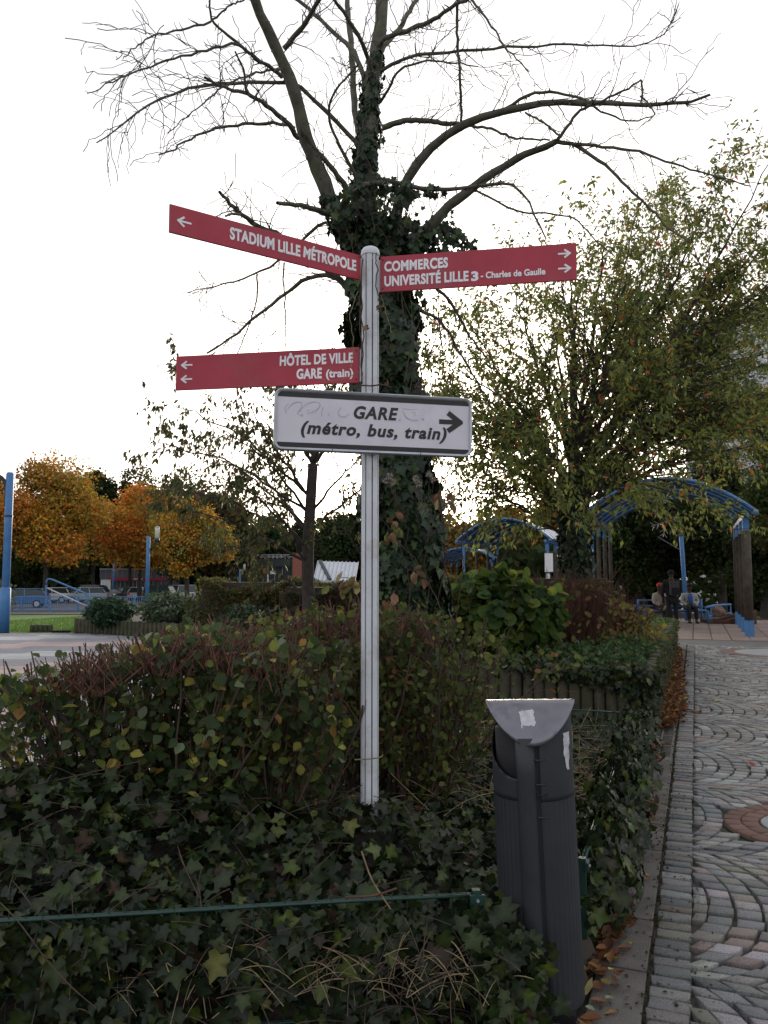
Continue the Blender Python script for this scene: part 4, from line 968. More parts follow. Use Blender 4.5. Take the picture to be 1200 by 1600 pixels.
stalks(ib, 220, (-2.0, 2.78), (.45, 2.95), lambda x, y: .05 + .3 * np.abs(np.sin(x * 51)), .3, .0018, M['twig'], .5)
stalks(ib, 160, (.9, 3.2), (2.1, 6.7), lambda x, y: np.where(np.abs(x - side_x(y)) < .15, .32, -1.), .3, .002, M['twig'])
def vine(pts, y, r, mat, name, par): 
    p = resample([at(x_, y_, y) for x_, y_ in pts], 10); tubes(name, p[None], np.full((1, 10), r), 5, mat, par)
vine([(0, 1410), (35, 1445), (70, 1500), (120, 1552), (150, 1575)], 2.58, .0022, M['twig'], 'runner', ib)
vine([(540, 1402), (585, 1400), (620, 1388)], 2.78, .004, M['red_twig'], 'runner', ib)
vine([(565, 1330), (580, 1375), (610, 1420)], 2.8, .003, M['straw'], 'runner', ib)
vine([(554, 1187), (575, 1186), (596, 1184), (602, 1180), (598, 1176)], 3.88, .003, M['straw'], 'tendril', ib)

def hedge(root, box, npt, htop, leafn, cols, wts_, lsz, tmpl, twigmat, stubs, side_bias=True, minpx=9, lean=0.0, twn=380, body=None, singles=300):
    """clipped shrub hedge: stems fanning up from the ground, side twigs, cut stubs on top, leaves over the shell"""
    x0, x1, y0, y1 = box; n = npt
    bx = rng.uniform(x0, x1, n); by = rng.uniform(y0 + .1, y1 - .1, n); H = htop(bx, by) * rng.uniform(.78, 1.0, n)
    s = np.linspace(0, 1, 9)[None, :, None]; dr = np.stack([rng.normal(size=n) * .30 + lean * (bx - (x0 + x1) / 2), rng.normal(size=n) * .16, H], 1)
    st = np.stack([bx, by, 0 * bx], 1)[:, None] + dr[:, None] * s + rdir(n)[:, None] * .10 * np.sin(s * math.pi) + rng.normal(size=(n, 9, 3)) * .008
    sr = rng.uniform(.004, .012, n)[:, None] * np.linspace(1, .45, 9)[None]
    tubes('stems', st, sr, 5, M['twig'], root, kind='stuff')
    t1, r1 = spawn(st, sr, twn, .25, 1, .7, .30, .5, .25, .3, P=6, rf=.5, rend=.4)
    hz = htop(t1[..., 0], t1[..., 1]); t1[..., 2] = np.minimum(t1[..., 2], hz + .02 + .03 * rng.random(t1.shape[:1])[:, None])
    tubes('twigs', t1, np.clip(r1, .0015, .005), 4, twigmat, root, kind='stuff')
    sx, sy = rng.uniform(x0, x1, stubs), rng.uniform(y0, y1, stubs); k = body(sx, sy) if body else np.ones(stubs, bool); sx, sy = sx[k], sy[k]; ns = len(sx)
    if ns:
        q0 = np.stack([sx, sy, htop(sx, sy) - .16], 1); d = norm(rdir(ns) * .8 + np.array((0, 0, 1))); Ls = rng.uniform(.10, .24, ns)
        tubes('clipped_stubs', q0[:, None] + d[:, None] * np.linspace(0, 1, 4)[None, :, None] * Ls[:, None, None], rng.uniform(.002, .0042, ns)[:, None] * np.ones(4), 5, twigmat, root, kind='stuff')
    # leaves: near the top and on the side the light and the eye reach
    n = leafn; w = rng.random(n); lx = rng.uniform(x0 - .06, x1 + .06, n); ly = np.where(w < .55, y0 + np.abs(rng.normal(size=n)) * .10, rng.uniform(y0, y1, n))
    ht = htop(lx, ly); lz = np.where(w < .55, ht * rng.uniform(.12, 1.0, n), ht - np.abs(rng.normal(size=n)) * .10)
    clump = np.sin(lx * 7 + lz * 5) * np.sin(lz * 9 - lx * 4 + 2) + rng.normal(size=n) * .5; k = clump > -.15; lx, ly, lz = lx[k], ly[k], lz[k]; n = k.sum()
    pos = np.stack([lx, ly, lz], 1)
    tpz = t1.reshape(-1, 3); tpz = tpz[tpz[:, 1] < y0 + .55]; kk = rng.integers(0, len(tpz), int(n * .9)); pos[:int(n * .9)] = tpz[kk] + rng.normal(size=(int(n * .9), 3)) * .022 + np.array((0, -.015, 0))
    ax = norm(rdir(n) * .8 + np.array((0, -.3, -.35))); nm = norm(rdir(n) * .6 + np.array((0, -.5, .7)))
    foliage(root, tmpl, pos, orient(ax, nm), lsz * (1 + .4 * rng.uniform(-1, 1, n)), cols, wts_, M['leaf'], name='leaf', singles=singles)
hl = thing('hedge', (-1.1, 4.1, 0), 'half-bare clipped hedge with round yellow-green leaves and reddish cut twigs at lower left', 'hedge')
def hA(x, y): return np.interp(x, [-2.3, -1.85, -1.5, -.7, -.3, .1], [1.08, 1.20, 1.25, 1.27, 1.27, 1.15]) + .045 * np.sin(x * 6 + 1) + .03 * np.sin(x * 17 + y * 9) * np.sin(y * 7) - .5 * np.clip(-1.45 - x, 0, 1) ** 1.2
hedge(hl, (-1.72, -.50, 3.72, 4.75), 190, hA, 8500, [(.15, .18, .04), (.07, .10, .03), (.34, .30, .07), (.30, .17, .05), (.04, .065, .022), (.16, .20, .11)], [2.5, 4, .9, .4, 7, .8], .052, WIDE, M['red_twig'], 900, lean=.22, twn=1500)
hr = thing('hedge', (-.15, 5.1, 0), 'taller leafy hedge with small green leaves directly behind the signpost, against the bare tree', 'hedge')
def hB(x, y): return np.interp(x, [-.9, -.6, -.2, .2, .45], [1.26, 1.36, 1.40, 1.38, 1.25]) + .03 * np.sin(x * 11) * np.sin(y * 8)
hedge(hr, (-.78, .36, 4.75, 5.45), 150, hB, 9500, [(.10, .125, .028), (.055, .08, .02), (.2, .18, .05), (.16, .08, .03)], [4, 5, 1, .4], .046, OVAL, M['red_twig'], 260, twn=900)
# leaning dark stems at the hedge's left end
m = MB()
for pts in ([(5, 1060), (40, 1120), (75, 1180), (130, 1300)], [(-20, 1150), (20, 1190), (60, 1260), (90, 1330)], [(30, 1075), (90, 1110), (150, 1180)]):
    m.tube(resample([at(x_, y_, 3.85) for x_, y_ in pts], 9), np.linspace(.011, .02, 9), 7)
m.build('bent_stems', M['dark_bark'], hl, smooth=True, kind='stuff')

# shrubs inside the palisade planter
def shrub(name, label, c, rad, n, cols, wts_, lsz, tmpl, singles=200, stems=40, twig=None, cat='shrub', zb=.42, droop=.5, leafm='leaf', stub=0, flat=.0, group=None, stuff=None):
    c = np.array(c, float); t = thing(name, c, label, cat, group)
    d = rdir(n); r_ = rng.uniform(.35, 1, n) ** .45; lump = 1 + .18 * np.sin(d[:, 0] * 5 + c[0] * 3) * np.sin(d[:, 2] * 6 + d[:, 1] * 4)
    pos = c + d * r_[:, None] * lump[:, None] * np.array(rad) + np.array((0, 0, rad[2]))
    if flat: pos[:, 2] = np.minimum(pos[:, 2], c[2] + rad[2] * 2 * flat + rng.normal(size=n) * .03)
    o = norm(d + rdir(n) * .5); o[:, 2] += .3
    foliage(t, tmpl, pos, orient(norm(rdir(n) * .7 + d * .4 + np.array((0, 0, -droop))), norm(o)), lsz * (1 + .4 * rng.uniform(-1, 1, n)), cols, wts_, M[leafm], singles=singles)
    k = stems; a = rng.uniform(0, 6.28, k); q = np.stack([np.cos(a) * rad[0], np.sin(a) * rad[1], 0 * a], 1) * rng.uniform(.1, .9, k)[:, None]; q[:, 2] = rad[2] * 2 * rng.uniform(.6, (flat or 1) * 1.03, k)
    s = np.linspace(0, 1, 7)[None, :, None]; p0 = c + q * np.array((.3, .3, 0)); st = p0[:, None] + (q * np.array((.7, .7, 1)))[:, None] * s + rng.normal(size=(k, 7, 3)) * .012
    sr = np.full((k, 7), .008) * np.linspace(1, .4, 7); tubes('stems', st, sr, 5, M[twig or 'twig'], t, kind='stuff')
    if stub:
        a_, b_ = spawn(st, sr, stub, .4, 1, .6, .28, .5, .3, .3, P=5, rf=.5, rend=.5); tubes('twigs', a_, np.clip(b_, .002, .005), 4, M[twig or 'twig'], t, kind='stuff')
    return t
g1 = [(.08, .13, .025), (.055, .10, .025), (.14, .17, .03), (.03, .06, .02)]
shrub('hazel_bush', 'broad bush with big round yellow-green leaves above the palings, right of the ivy-wrapped trunk', (1.35, 9.75, .42), (.85, .55, .62), 2300, g1, [4, 4, 2, 2], .125, ROUND, 300, 60, stub=160, flat=.98)
shrub('hazel_bush', 'smaller leafy bush hugging the ivy-wrapped trunk behind the left end of the palings', (.35, 9.5, .35), (.5, .4, .55), 1300, g1, [4, 4, 3, 1], .085, ROUND, 120, 30)
shrub('bare_bush', 'reddish brown twiggy bush almost without leaves in the planter, below the autumn cherry tree', (2.75, 11.2, .42), (.85, .6, .58), 500, [(.16, .15, .04), (.2, .1, .05)], [2, 1], .08, OVAL, 60, 160, 'red_twig', stub=1500, flat=1)
shrub('bare_bush', 'second reddish bush with a few yellow leaves, right of the cherry trunk in the planter', (3.6, 12.4, .42), (.8, .6, .40), 420, [(.2, .18, .04), (.2, .1, .05)], [2, 1], .08, OVAL, 60, 120, 'red_twig', stub=1100, flat=1)
rose_c = [(.04, .085, .035), (.06, .11, .035), (.10, .16, .03), (.12, .15, .10)]
for i, (cx, s_, w_, lab, cc) in enumerate([(-1.7, .7, .7, 'low dark glossy shrub in the planter just behind the palings, under the big-leaved bush', rose_c),
        (-.75, .75, .65, 'low spreading rose shrub at the front right corner of the planter, drooping over the palings', rose_c),
        (-.75, 2.6, .7, 'second low shrub back from the planter corner, beside the path edge', rose_c),
        (-.8, 4.6, .75, 'bright green low shrub in the middle of the planter along the path', [(.09, .17, .03), (.06, .12, .03), (.15, .2, .04)] ),
        (-.8, 6.8, .8, 'bright green low shrub at the far end of the planter near the bench', [(.09, .17, .03), (.06, .12, .03), (.15, .2, .04)]),
        (-.8, 8.9, .8, 'last small shrub at the far planter end before the concrete band', [(.07, .13, .03), (.05, .1, .03), (.12, .16, .04)]),
        (-2.3, 3.4, .9, 'low shrub of dull green leaves in the planter between the two reddish bushes', rose_c)]):
    c = C0 + U * s_ + N_ * cx * .9; c[2] = .40
    shrub('low_shrub', lab, c, (w_, w_ * 1.1, .20), 1700, cc, [3, 3, 2, .7][:len(cc)], .06, OVAL, 60 if s_ < 3 else 0, 20)
n = 2600; tt = rng.uniform(-4.4, 0, n); pos = C0 + np.outer(tt, N_) + np.outer(rng.uniform(.02, .35, n), U); pos[:, 2] = .60 + rng.normal(size=n) * .05 - .12 * (rng.random(n) < .25)
pos[:, 1] -= .1 * (rng.random(n) < .3); gv = thing('trailing_ivy', C0 + np.array((-1.5, .5, .4)), 'fringe of small ivy leaves trailing over the tops of the palings', 'ivy')
foliage(gv, IVY, pos, orient(norm(rdir(n) * .8 + np.array((0, -.3, -.5))), norm(rdir(n) * .6 + np.array((0, -.6, .7)))), rng.uniform(.035, .06, n), gi_cols, [4, 5, 3, 2, .6, .5], M['ivy'], singles=150, name='ivy_leaf', stuffname='ivy_leaves')
n = 4200; tt = rng.uniform(0, 10.2, n); pos = C0 + np.outer(tt, U) + np.outer(.075 + rng.normal(size=n) * .02, N_); pos[:, 2] = .63 - rng.uniform(0, 1, n) ** 1.7 * .55
mv = thing('moss_curtain', C0 + U * 3, 'mossy creeping growth covering the path side of the palings', 'creeper')
foliage(mv, OVAL, pos, orient(norm(rdir(n) * .8 + np.array((0, 0, -.7))), norm(rdir(n) * .5 + np.append(N_[:2], .3))), rng.uniform(.02, .05, n), [(.07, .085, .03), (.05, .06, .025), (.09, .07, .03)], [3, 3, 1], M['leaf'], singles=0)
# hedges and bushes of the beds at mid distance, left of the trunk
def far_hedge(name, label, a, b, depth, h, cols, wts_, n, lsz, cat='hedge', z0=.3):
    a, b = np.array(a, float), np.array(b, float); t_ = thing(name, (*((a + b) / 2)[:2], z0), label, cat); d = norm(b - a); nm = np.array((-d[1], d[0], 0)); L = np.linalg.norm(b - a)
    u = rng.uniform(0, L, n); v = rng.uniform(0, 1, n); w = rng.random(n)
    top = h * (1 + .10 * np.sin(u * 2.3 + a[0]) + .06 * np.sin(u * 5.7)); z = np.where(w < .5, top * rng.uniform(.1, 1, n), top - np.abs(rng.normal(size=n)) * .08); vv = np.where(w < .5, np.abs(rng.normal(size=n)) * .12, v * depth)
    pos = a + d * u[:, None] + nm * vv[:, None]; pos[:, 2] = z0 + z
    foliage(t_, OVAL, pos, orient(norm(rdir(n)), norm(rdir(n) * .8 + np.array((0, -.3, .8)))), lsz * rng.uniform(.6, 1.4, n), cols, wts_, M['leaf'], singles=0)
    st = a + d * rng.uniform(0, L, (260, 1)) + nm * rng.uniform(0, depth, (260, 1)); st[:, 2] = z0; e = st + rng.normal(size=(260, 3)) * .12; e[:, 2] = z0 + h * rng.uniform(.8, 1.05, 260)
    s = np.linspace(0, 1, 5)[None, :, None]; tubes('stems', st[:, None] * (1 - s) + e[:, None] * s, np.full((260, 5), .008), 4, M['red_twig'], t_, kind='stuff')
    m = MB(); m.beam(a + nm * depth * .55 + np.array((0, 0, z0 + h * .42)), b + nm * depth * .55 + np.array((0, 0, z0 + h * .42)), depth * .5, h * .7); m.build('inner_core', M['dark_bark'], t_)  # solid dark box filling the middle of the hedge
yb = [(.13, .12, .03), (.10, .07, .03), (.07, .10, .03), (.20, .17, .04)]
far_hedge('hedge', 'clipped yellow-brown hedge crossing behind the log edging, below the green glazed building', (-4.6, 19.3, .3), (-.3, 18.2, .3), 1.1, 1.10, yb, [3, 3, 3, 1], 9000, .065)
far_hedge('hedge', 'taller brown hedge just left of the ivy trunk, under the small tree', (-2.2, 16.6, .3), (.4, 15.6, .3), 1.0, 1.12, [(.10, .05, .03), (.07, .07, .03), (.05, .08, .03)], [2, 3, 3], 6000, .06, z0=.2)
far_hedge('hedge', 'low yellow-brown hedge at the back of the planter, between trunk and reddish bush', (.6, 12.2, .4), (3.2, 11.4, .4), .8, 1.12, yb, [3, 2, 3, 2], 4500, .07)
dk = [(.02, .05, .022), (.03, .07, .028), (.10, .13, .09)]
for px_, Y_, rx, h_, lab, cc in ((172, 21.5, .62, .40, 'dark glossy rounded bush at the left end of the log bed', dk), (262, 21.0, .75, .47, 'bush with pale grey-green leaves in the log bed, right of the dark glossy one', [(.07, .10, .06), (.04, .08, .035), (.16, .19, .12)]),
        (335, 20.4, .8, .53, 'loose green bush in the log bed in front of the yellow-brown hedge', [(.06, .09, .04), (.10, .11, .04), (.04, .07, .03)]), (392, 19.0, .7, .36, 'small pale bush at the right end of the log bed', [(.08, .11, .06), (.05, .08, .04), (.15, .17, .1)])):
    p = at(px_, 960, Y_); shrub('round_bush', lab, (p[0], p[1], .25), (rx, .7, h_), 1900, cc, [3, 3, 1], .10, OVAL, 0, 24)
p = at(4, 930, 42); shrub('round_bush', 'pale flowering bush behind the blue lamp post at the left edge', (p[0] - .6, 42, float(zg(42))), (1.2, 1.0, 1.0), 1600, [(.10, .12, .05), (.06, .09, .04), (.2, .17, .1)], [3, 3, 1], .13, OVAL, 0, 24)

# ------------------------------------------------------------------ LEAFY TREES
def guided_tree(name, label, base, fork, tips, r0, bark, n2, n3, per, lsz, tmpl, cols, wts_, l2=1.6, l3=.7, droop=.5, lift=.15, leafspread=.05, trunk_path=None, curve=.12, seedw=None, minz=None):
    base, fork = np.array(base, float), np.array(fork, float); t = thing(name, base, label, 'tree')
    tp_ = resample([base, base * .5 + fork * .5 + rng.normal(size=3) * .05, fork], 12) if trunk_path is None else resample(trunk_path, 12)
    tubes('trunk', tp_[None], (r0 * np.interp(np.linspace(0, 1, 12), [0, .1, 1], [1.35, 1, .75]))[None], 12, bark, t)
    P = 16; L1_, R1_ = [], []
    for tip, w, st in tips:
        tip = np.array(tip, float); a = tp_[int(st * 11)]; mid = a * .5 + tip * .5 + np.array((0, 0, curve * np.linalg.norm(tip - a))) * (1 if tip[2] - a[2] < np.linalg.norm((tip - a)[:2]) else -.3)
        p = resample([a, a * .7 + mid * .3, mid, tip], P); p[1:-1] += rng.normal(size=(P - 2, 3)) * .02; L1_.append(p); R1_.append(np.linspace(w, .006, P))
    L1_, R1_ = np.array(L1_), np.array(R1_); tubes('limbs', L1_, R1_, 7, bark, t, kind='stuff')
    wt = np.linalg.norm(L1_[:, -1] - L1_[:, 0], axis=1)
    a2, b2 = spawn(L1_, R1_, n2, .18, .97, .65, l2, .5, lift, .18, P=9, rf=.55, rend=.25, weights=wt); tubes('branches', a2, np.maximum(b2, .003), 5, bark, t, kind='stuff')
    a3, b3 = spawn(a2, b2, n3, .1, 1, .7, l3, .5, lift * .6, .25, P=6, rf=.6, rend=.4); tubes('twigs', a3, np.maximum(b3, .0022), 4, bark, t, kind='stuff')
    allp = np.concatenate([resample_many(a2[:, 4:], 6), a3]); p, m_, s_ = leaves_on(allp, per, .0, droop, lsz, .35, leafspread)
    if minz: k = p[:, 2] > minz; p, m_, s_ = p[k], m_[k], s_[k]
    tint, _ = palette(len(p), cols, wts_, .3); batch('crown', tmpl, p, m_, s_, tint, M['leaf'], t, kind='stuff'); return t, tp_
def resample_many(A_, P):
    N, Q, _ = A_.shape; x = np.linspace(0, Q - 1, P); i = np.clip(x.astype(int), 0, Q - 2); f = (x - i)[None, :, None]
    return A_[:, i] * (1 - f) + A_[:, i + 1] * f
LFH = LANCE
# the autumn cherry on the right
D = 12.0
ch_tips = []
for x, y, dep, w, st in [(893, 420, 12, .085, 1), (700, 760, 11.5, .028, .6), (745, 715, 10.6, .028, .7), (690, 680, 12.2, .03, .8), (1225, 560, 11.4, .04, .9), (1250, 650, 12.6, .035, .85), (1210, 470, 12.8, .04, .95), (1180, 390, 11.6, .04, 1), (830, 740, 13.5, .03, .7), (1215, 235, 10.8, .04, .9), (1140, 250, 12.6, .04, .95), (1260, 380, 11.2, .04, .9), (1082, 330, 13.4, .045, 1), (1000, 320, 12.2, .04, 1), (950, 350, 11.2, .045, 1), (760, 760, 11, .025, .65), (1130, 640, 11, .03, .8), (780, 700, 10.2, .03, .7), (845, 400, 13.2, .03, 1),
        (790, 420, 12.5, .04, .95), (730, 500, 11.5, .035, .9), (700, 600, 12.8, .035, .9), (700, 720, 11.7, .03, .8), (735, 800, 12.2, .028, .7), (690, 560, 11.2, .03, .9), (715, 640, 10.8, .03, .85), (740, 560, 13, .03, .9), (820, 740, 12.5, .03, .7), (1040, 330, 14.5, .035, 1), (1260, 300, 12.0, .05, .95), (1240, 420, 11.2, .045, .9),
        (1290, 520, 12.2, .045, .9), (1200, 620, 10.3, .04, .85), (1260, 700, 11.5, .04, .8), (1080, 690, 9.9, .035, .75), (960, 740, 9.7, .03, .7), (850, 700, 9.9, .03, .75), (1150, 700, 10.6, .03, .7),
        (980, 420, 9.9, .04, .9), (840, 520, 10.2, .04, .9), (1090, 480, 10.4, .04, .9), (900, 640, 14.8, .03, .8), (1060, 560, 14.5, .03, .85), (800, 620, 14.2, .03, .8), (1010, 620, 10, .03, .8), (730, 660, 10.6, .03, .8)]:
    ch_tips.append((at(x, y, dep), w, st))
cb = at(907, 1060, D); cb[2] = .3
cherry, ctp = guided_tree('cherry_tree', 'big cherry tree with green and orange autumn leaves on rising branches, right of the signpost', cb, at(897, 705, D), ch_tips, .13, M['dark_bark'],
    620, 5200, 8.6, .094, LFH, [(.24, .27, .06), (.17, .21, .055), (.32, .29, .07), (.44, .20, .06), (.55, .12, .07), (.10, .14, .04)], [5, 5, 1.8, .6, .2, 3.5], l2=1.3, l3=.52, droop=.65, lift=.05, leafspread=.035)
iv2 = thing('climbing_ivy', cb + np.array((0, -.1, 0)), 'dark ivy cladding the lower trunk of the autumn cherry tree', 'ivy')
pos, m3, sz = ring_leaves(ctp, 2600, lambda t, a: .22 + lumps(t, a) * .5, .05, .9, .08)
foliage(iv2, IVY, pos, m3, sz, ivy_cols, [5, 4, 4, 1, .4], M['ivy'], singles=0, stuffname='ivy_leaves')
# the smaller leafy tree at left
D = 16.0; tips = []
for x, y, dep, w, st in [(250, 625, 15, .03, .9), (240, 690, 14.6, .03, .8), (262, 760, 15, .03, .6), (300, 800, 15.5, .03, .5), (330, 840, 16.4, .03, .35), (380, 620, 15, .035, .9), (440, 600, 15.5, .04, 1), (500, 600, 16, .05, 1), (560, 610, 16.6, .04, 1), (600, 690, 16, .03, .8),
        (330, 660, 14.4, .03, .8), (290, 700, 17.3, .03, .7), (350, 720, 17.6, .03, .7), (640, 740, 16.5, .03, .7), (400, 770, 14.2, .03, .5), (420, 590, 17, .04, 1), (540, 590, 15.0, .04, 1), (310, 730, 14, .03, .6)]:
    tips.append((at(x, y, dep), w * 1.1, st))
sb_ = at(485, 1000, D); sb_[2] = .1
guided_tree('leafy_tree', 'small dark-trunked tree with drooping leaves standing behind the lower red sign, left of the pole', sb_, at(489, 725, D), tips, .135, M['dark_bark'],
    120, 520, 9.0, .13, LANCE, [(.08, .09, .032), (.06, .075, .03), (.14, .12, .04), (.12, .07, .035)], [4, 4, 1.5, 1], l2=1.15, l3=.5, droop=1.2, lift=.02, leafspread=.035, curve=.10)
# crowns of trees farther off: each its own thing
def far_tree(name, label, px_, top, wpx, Y_, cols, wts_, n=5200, ls=.34, base=None, zb=None, squash=1.0, group=None, tr=.22, lumpn=11, bare=.33):
    g0 = float(zg(Y_)); p = at(px_, top, Y_); H = p[2] - g0; rw = wpx / F * Y_ / 2; t = thing(name, (p[0], Y_, g0), label, 'tree', group)
    c0 = np.array((p[0], Y_, g0)); zc = g0 + H * (bare + (1 - bare) / 2); rz = H * (1 - bare) / 2
    lumpn = int(lumpn * 1.9); cs = rdir(lumpn) * np.array((rw * .74, rw * .6, rz * .74)) * rng.uniform(.45, 1.05, (lumpn, 1)) + np.array((p[0], Y_, zc)); cs[0] = (p[0], Y_, zc + rz * .62); cr = rng.uniform(.20, .46, lumpn) * rw
    k = rng.integers(0, lumpn, n); d = rdir(n); r_ = rng.uniform(.25, 1, n) ** .4
    w = 1 + .22 * np.sin(d[:, 0] * 7 + k) * np.sin(d[:, 2] * 8 - k * 2)
    pos = cs[k] + d * (cr[k] * r_ * w)[:, None] * np.array((1, 1, min(1.25, rz / rw) * squash)); pos[:, 2] = np.minimum(pos[:, 2], g0 + H * (1.0 + .03 * rng.normal(size=n)))
    tint, _ = palette(n, cols, wts_, .25); tint *= (1 + .25 * np.sin(k * 2.3))[:, None]; tint *= 1 + np.stack([.18 * np.sin(k * 1.7 + 1), .16 * np.sin(k * 2.9), 0 * k], 1) 
    batch('crown', QUAD, pos, orient(norm(rdir(n) + np.array((0, 0, -.3))), norm(rdir(n) * .7 + d * .5 + np.array((0, 0, .4)))), ls * rng.uniform(.5, 1.4, n), tint, M['far_leaf'], t, kind='stuff')
    tk = resample([c0, c0 + np.array((rng.normal() * .2, 0, H * bare)), np.array((p[0], Y_, zc + rz * .4))], 8); tubes('trunk', tk[None], (tr * np.linspace(1.2, .35, 8))[None], 8, M['dark_bark'], t)
    lb = np.stack([resample([tk[3 + int(rng.integers(3))], (tk[4] + cs[j]) / 2 + np.array((0, 0, -.3)), cs[j]], 7) for j in range(lumpn)]); tubes('limbs', lb, np.full((lumpn, 7), tr * .4) * np.linspace(1, .3, 7), 5, M['dark_bark'], t, kind='stuff')
    return t
OR = [(.54, .25, .04), (.60, .34, .055), (.50, .17, .045), (.30, .26, .045), (.17, .18, .045)]
far_tree('maple_tree', 'large golden maple at the far left, tallest of the autumn trees, behind the blue railing', 78, 706, 205, 74, OR, [4, 4, 1.6, 3, 1.5], n=34000, ls=.25, bare=.20, lumpn=20)
far_tree('maple_tree', 'golden maple half cut off by the left edge of the photo', -40, 735, 130, 70, OR, [3, 4, 1, 3, 2], n=14000, ls=.27, bare=.22)
far_tree('maple_tree', 'orange-red maple in the middle of the three autumn trees, above the parked cars', 222, 752, 200, 86, OR, [5, 3, 4, 2, 1.2], n=24000, ls=.26, bare=.20, lumpn=18)
far_tree('maple_tree', 'yellow-green maple turning orange at its edges, right of the tall blue lamp', 296, 778, 160, 76, OR, [2.5, 3, 1.2, 4, 4], n=24000, ls=.25, bare=.22, lumpn=16)
DG = [(.04, .06, .022), (.03, .045, .018), (.06, .075, .025)]; BR_ = [(.075, .06, .025), (.05, .05, .02), (.10, .065, .03)]
for a in ((152, 714, 90, 118, DG, 'dark green tree peeping over the gap between the golden and the orange maple'), (208, 722, 120, 122, DG, 'dark round tree behind the orange-red maple'), (270, 730, 130, 120, DG, 'dark tree behind the yellow-green maple'),
          (-10, 722, 70, 125, [(.12, .13, .08), (.08, .1, .05)], 'pale wispy tree beyond the golden maple at the left edge'), (338, 742, 190, 104, BR_, 'tall brown-green tree above the low glazed building, behind the small leafy tree'),
          (420, 802, 110, 130, [(.05, .08, .03), (.035, .06, .025)], 'fresh green tree beyond the low glazed building'), (470, 812, 90, 122, DG, 'dark tree behind the small tree trunk'), (532, 797, 110, 128, [(.07, .10, .035), (.05, .075, .03)], 'round light green tree beyond the sloping glass roof'),
          (60, 790, 160, 112, DG, 'dark tree low behind the golden maple'), (620, 815, 130, 126, DG, 'dark tree hidden mostly by the ivy-wrapped trunk')):
    far_tree('woodland_tree', a[5], a[0], a[1], a[2], a[3], a[4], [3] * len(a[4]), n=15000, ls=.46, bare=.10, lumpn=18)
OB = [(.30, .18, .05), (.2, .14, .04), (.14, .14, .04), (.4, .19, .04)]
for a in ((700, 800, 130, 78, OB, 'rust coloured tree above the farthest blue canopy'), (790, 778, 150, 72, OB, 'amber tree behind the middle blue canopy'), (865, 760, 140, 66, OB, 'olive-amber tree between the middle canopy and the cherry trunk'),
          (965, 700, 150, 44, DG, 'dark green tree behind the left blue post of the near canopy'), (1045, 735, 130, 46, DG, 'dark tree straight behind the bench'), (1120, 690, 170, 42, DG, 'dark dense tree behind the timber posts'), (1215, 560, 190, 34, [(.07, .09, .03), (.10, .10, .03), (.05, .07, .025)], 'tall olive green tree at the right edge in front of the pale tower'),
          (1000, 790, 120, 52, DG, 'farther dark tree between bench and cherry trunk'), (1190, 780, 140, 37, DG, 'dark undergrowth tree at the right edge beside the timber posts')):
    far_tree('woodland_tree', a[5], a[0], a[1], a[2], a[3], a[4], [3] * len(a[4]), n=17000, ls=.27 * a[3] / 55, bare=.10, lumpn=15)
# understorey: low dark shrubs that close the view between trunks
n = 60000; ux_ = rng.uniform(-130, 75, n); uy_ = np.where(ux_ > 8, 56 + rng.normal(size=n) * 2.5, 138 + rng.normal(size=n) * 3)
uy_ = np.where(ux_ > 20, 48 + .0 * ux_ + rng.normal(size=n) * 2, uy_); hz = np.where(ux_ > 8, 4.6, 7.5) * (1 + .2 * np.sin(ux_ * .9) + .15 * np.sin(ux_ * 2.3)); uz = zg(uy_) + hz * rng.uniform(0, 1, n)
tint, _ = palette(n, DG + [(.06, .045, .02)], [3, 3, 2, 1], .3)
batch('undergrowth', QUAD, np.stack([ux_, uy_, uz], 1), orient(rdir(n), rdir(n)), rng.uniform(.5, 1.3, n) * np.where(ux_ > 8, .8, 1.5), tint, M['far_leaf'], None, kind='stuff', label='dark undergrowth closing the view beneath the distant trees', cat='undergrowth')

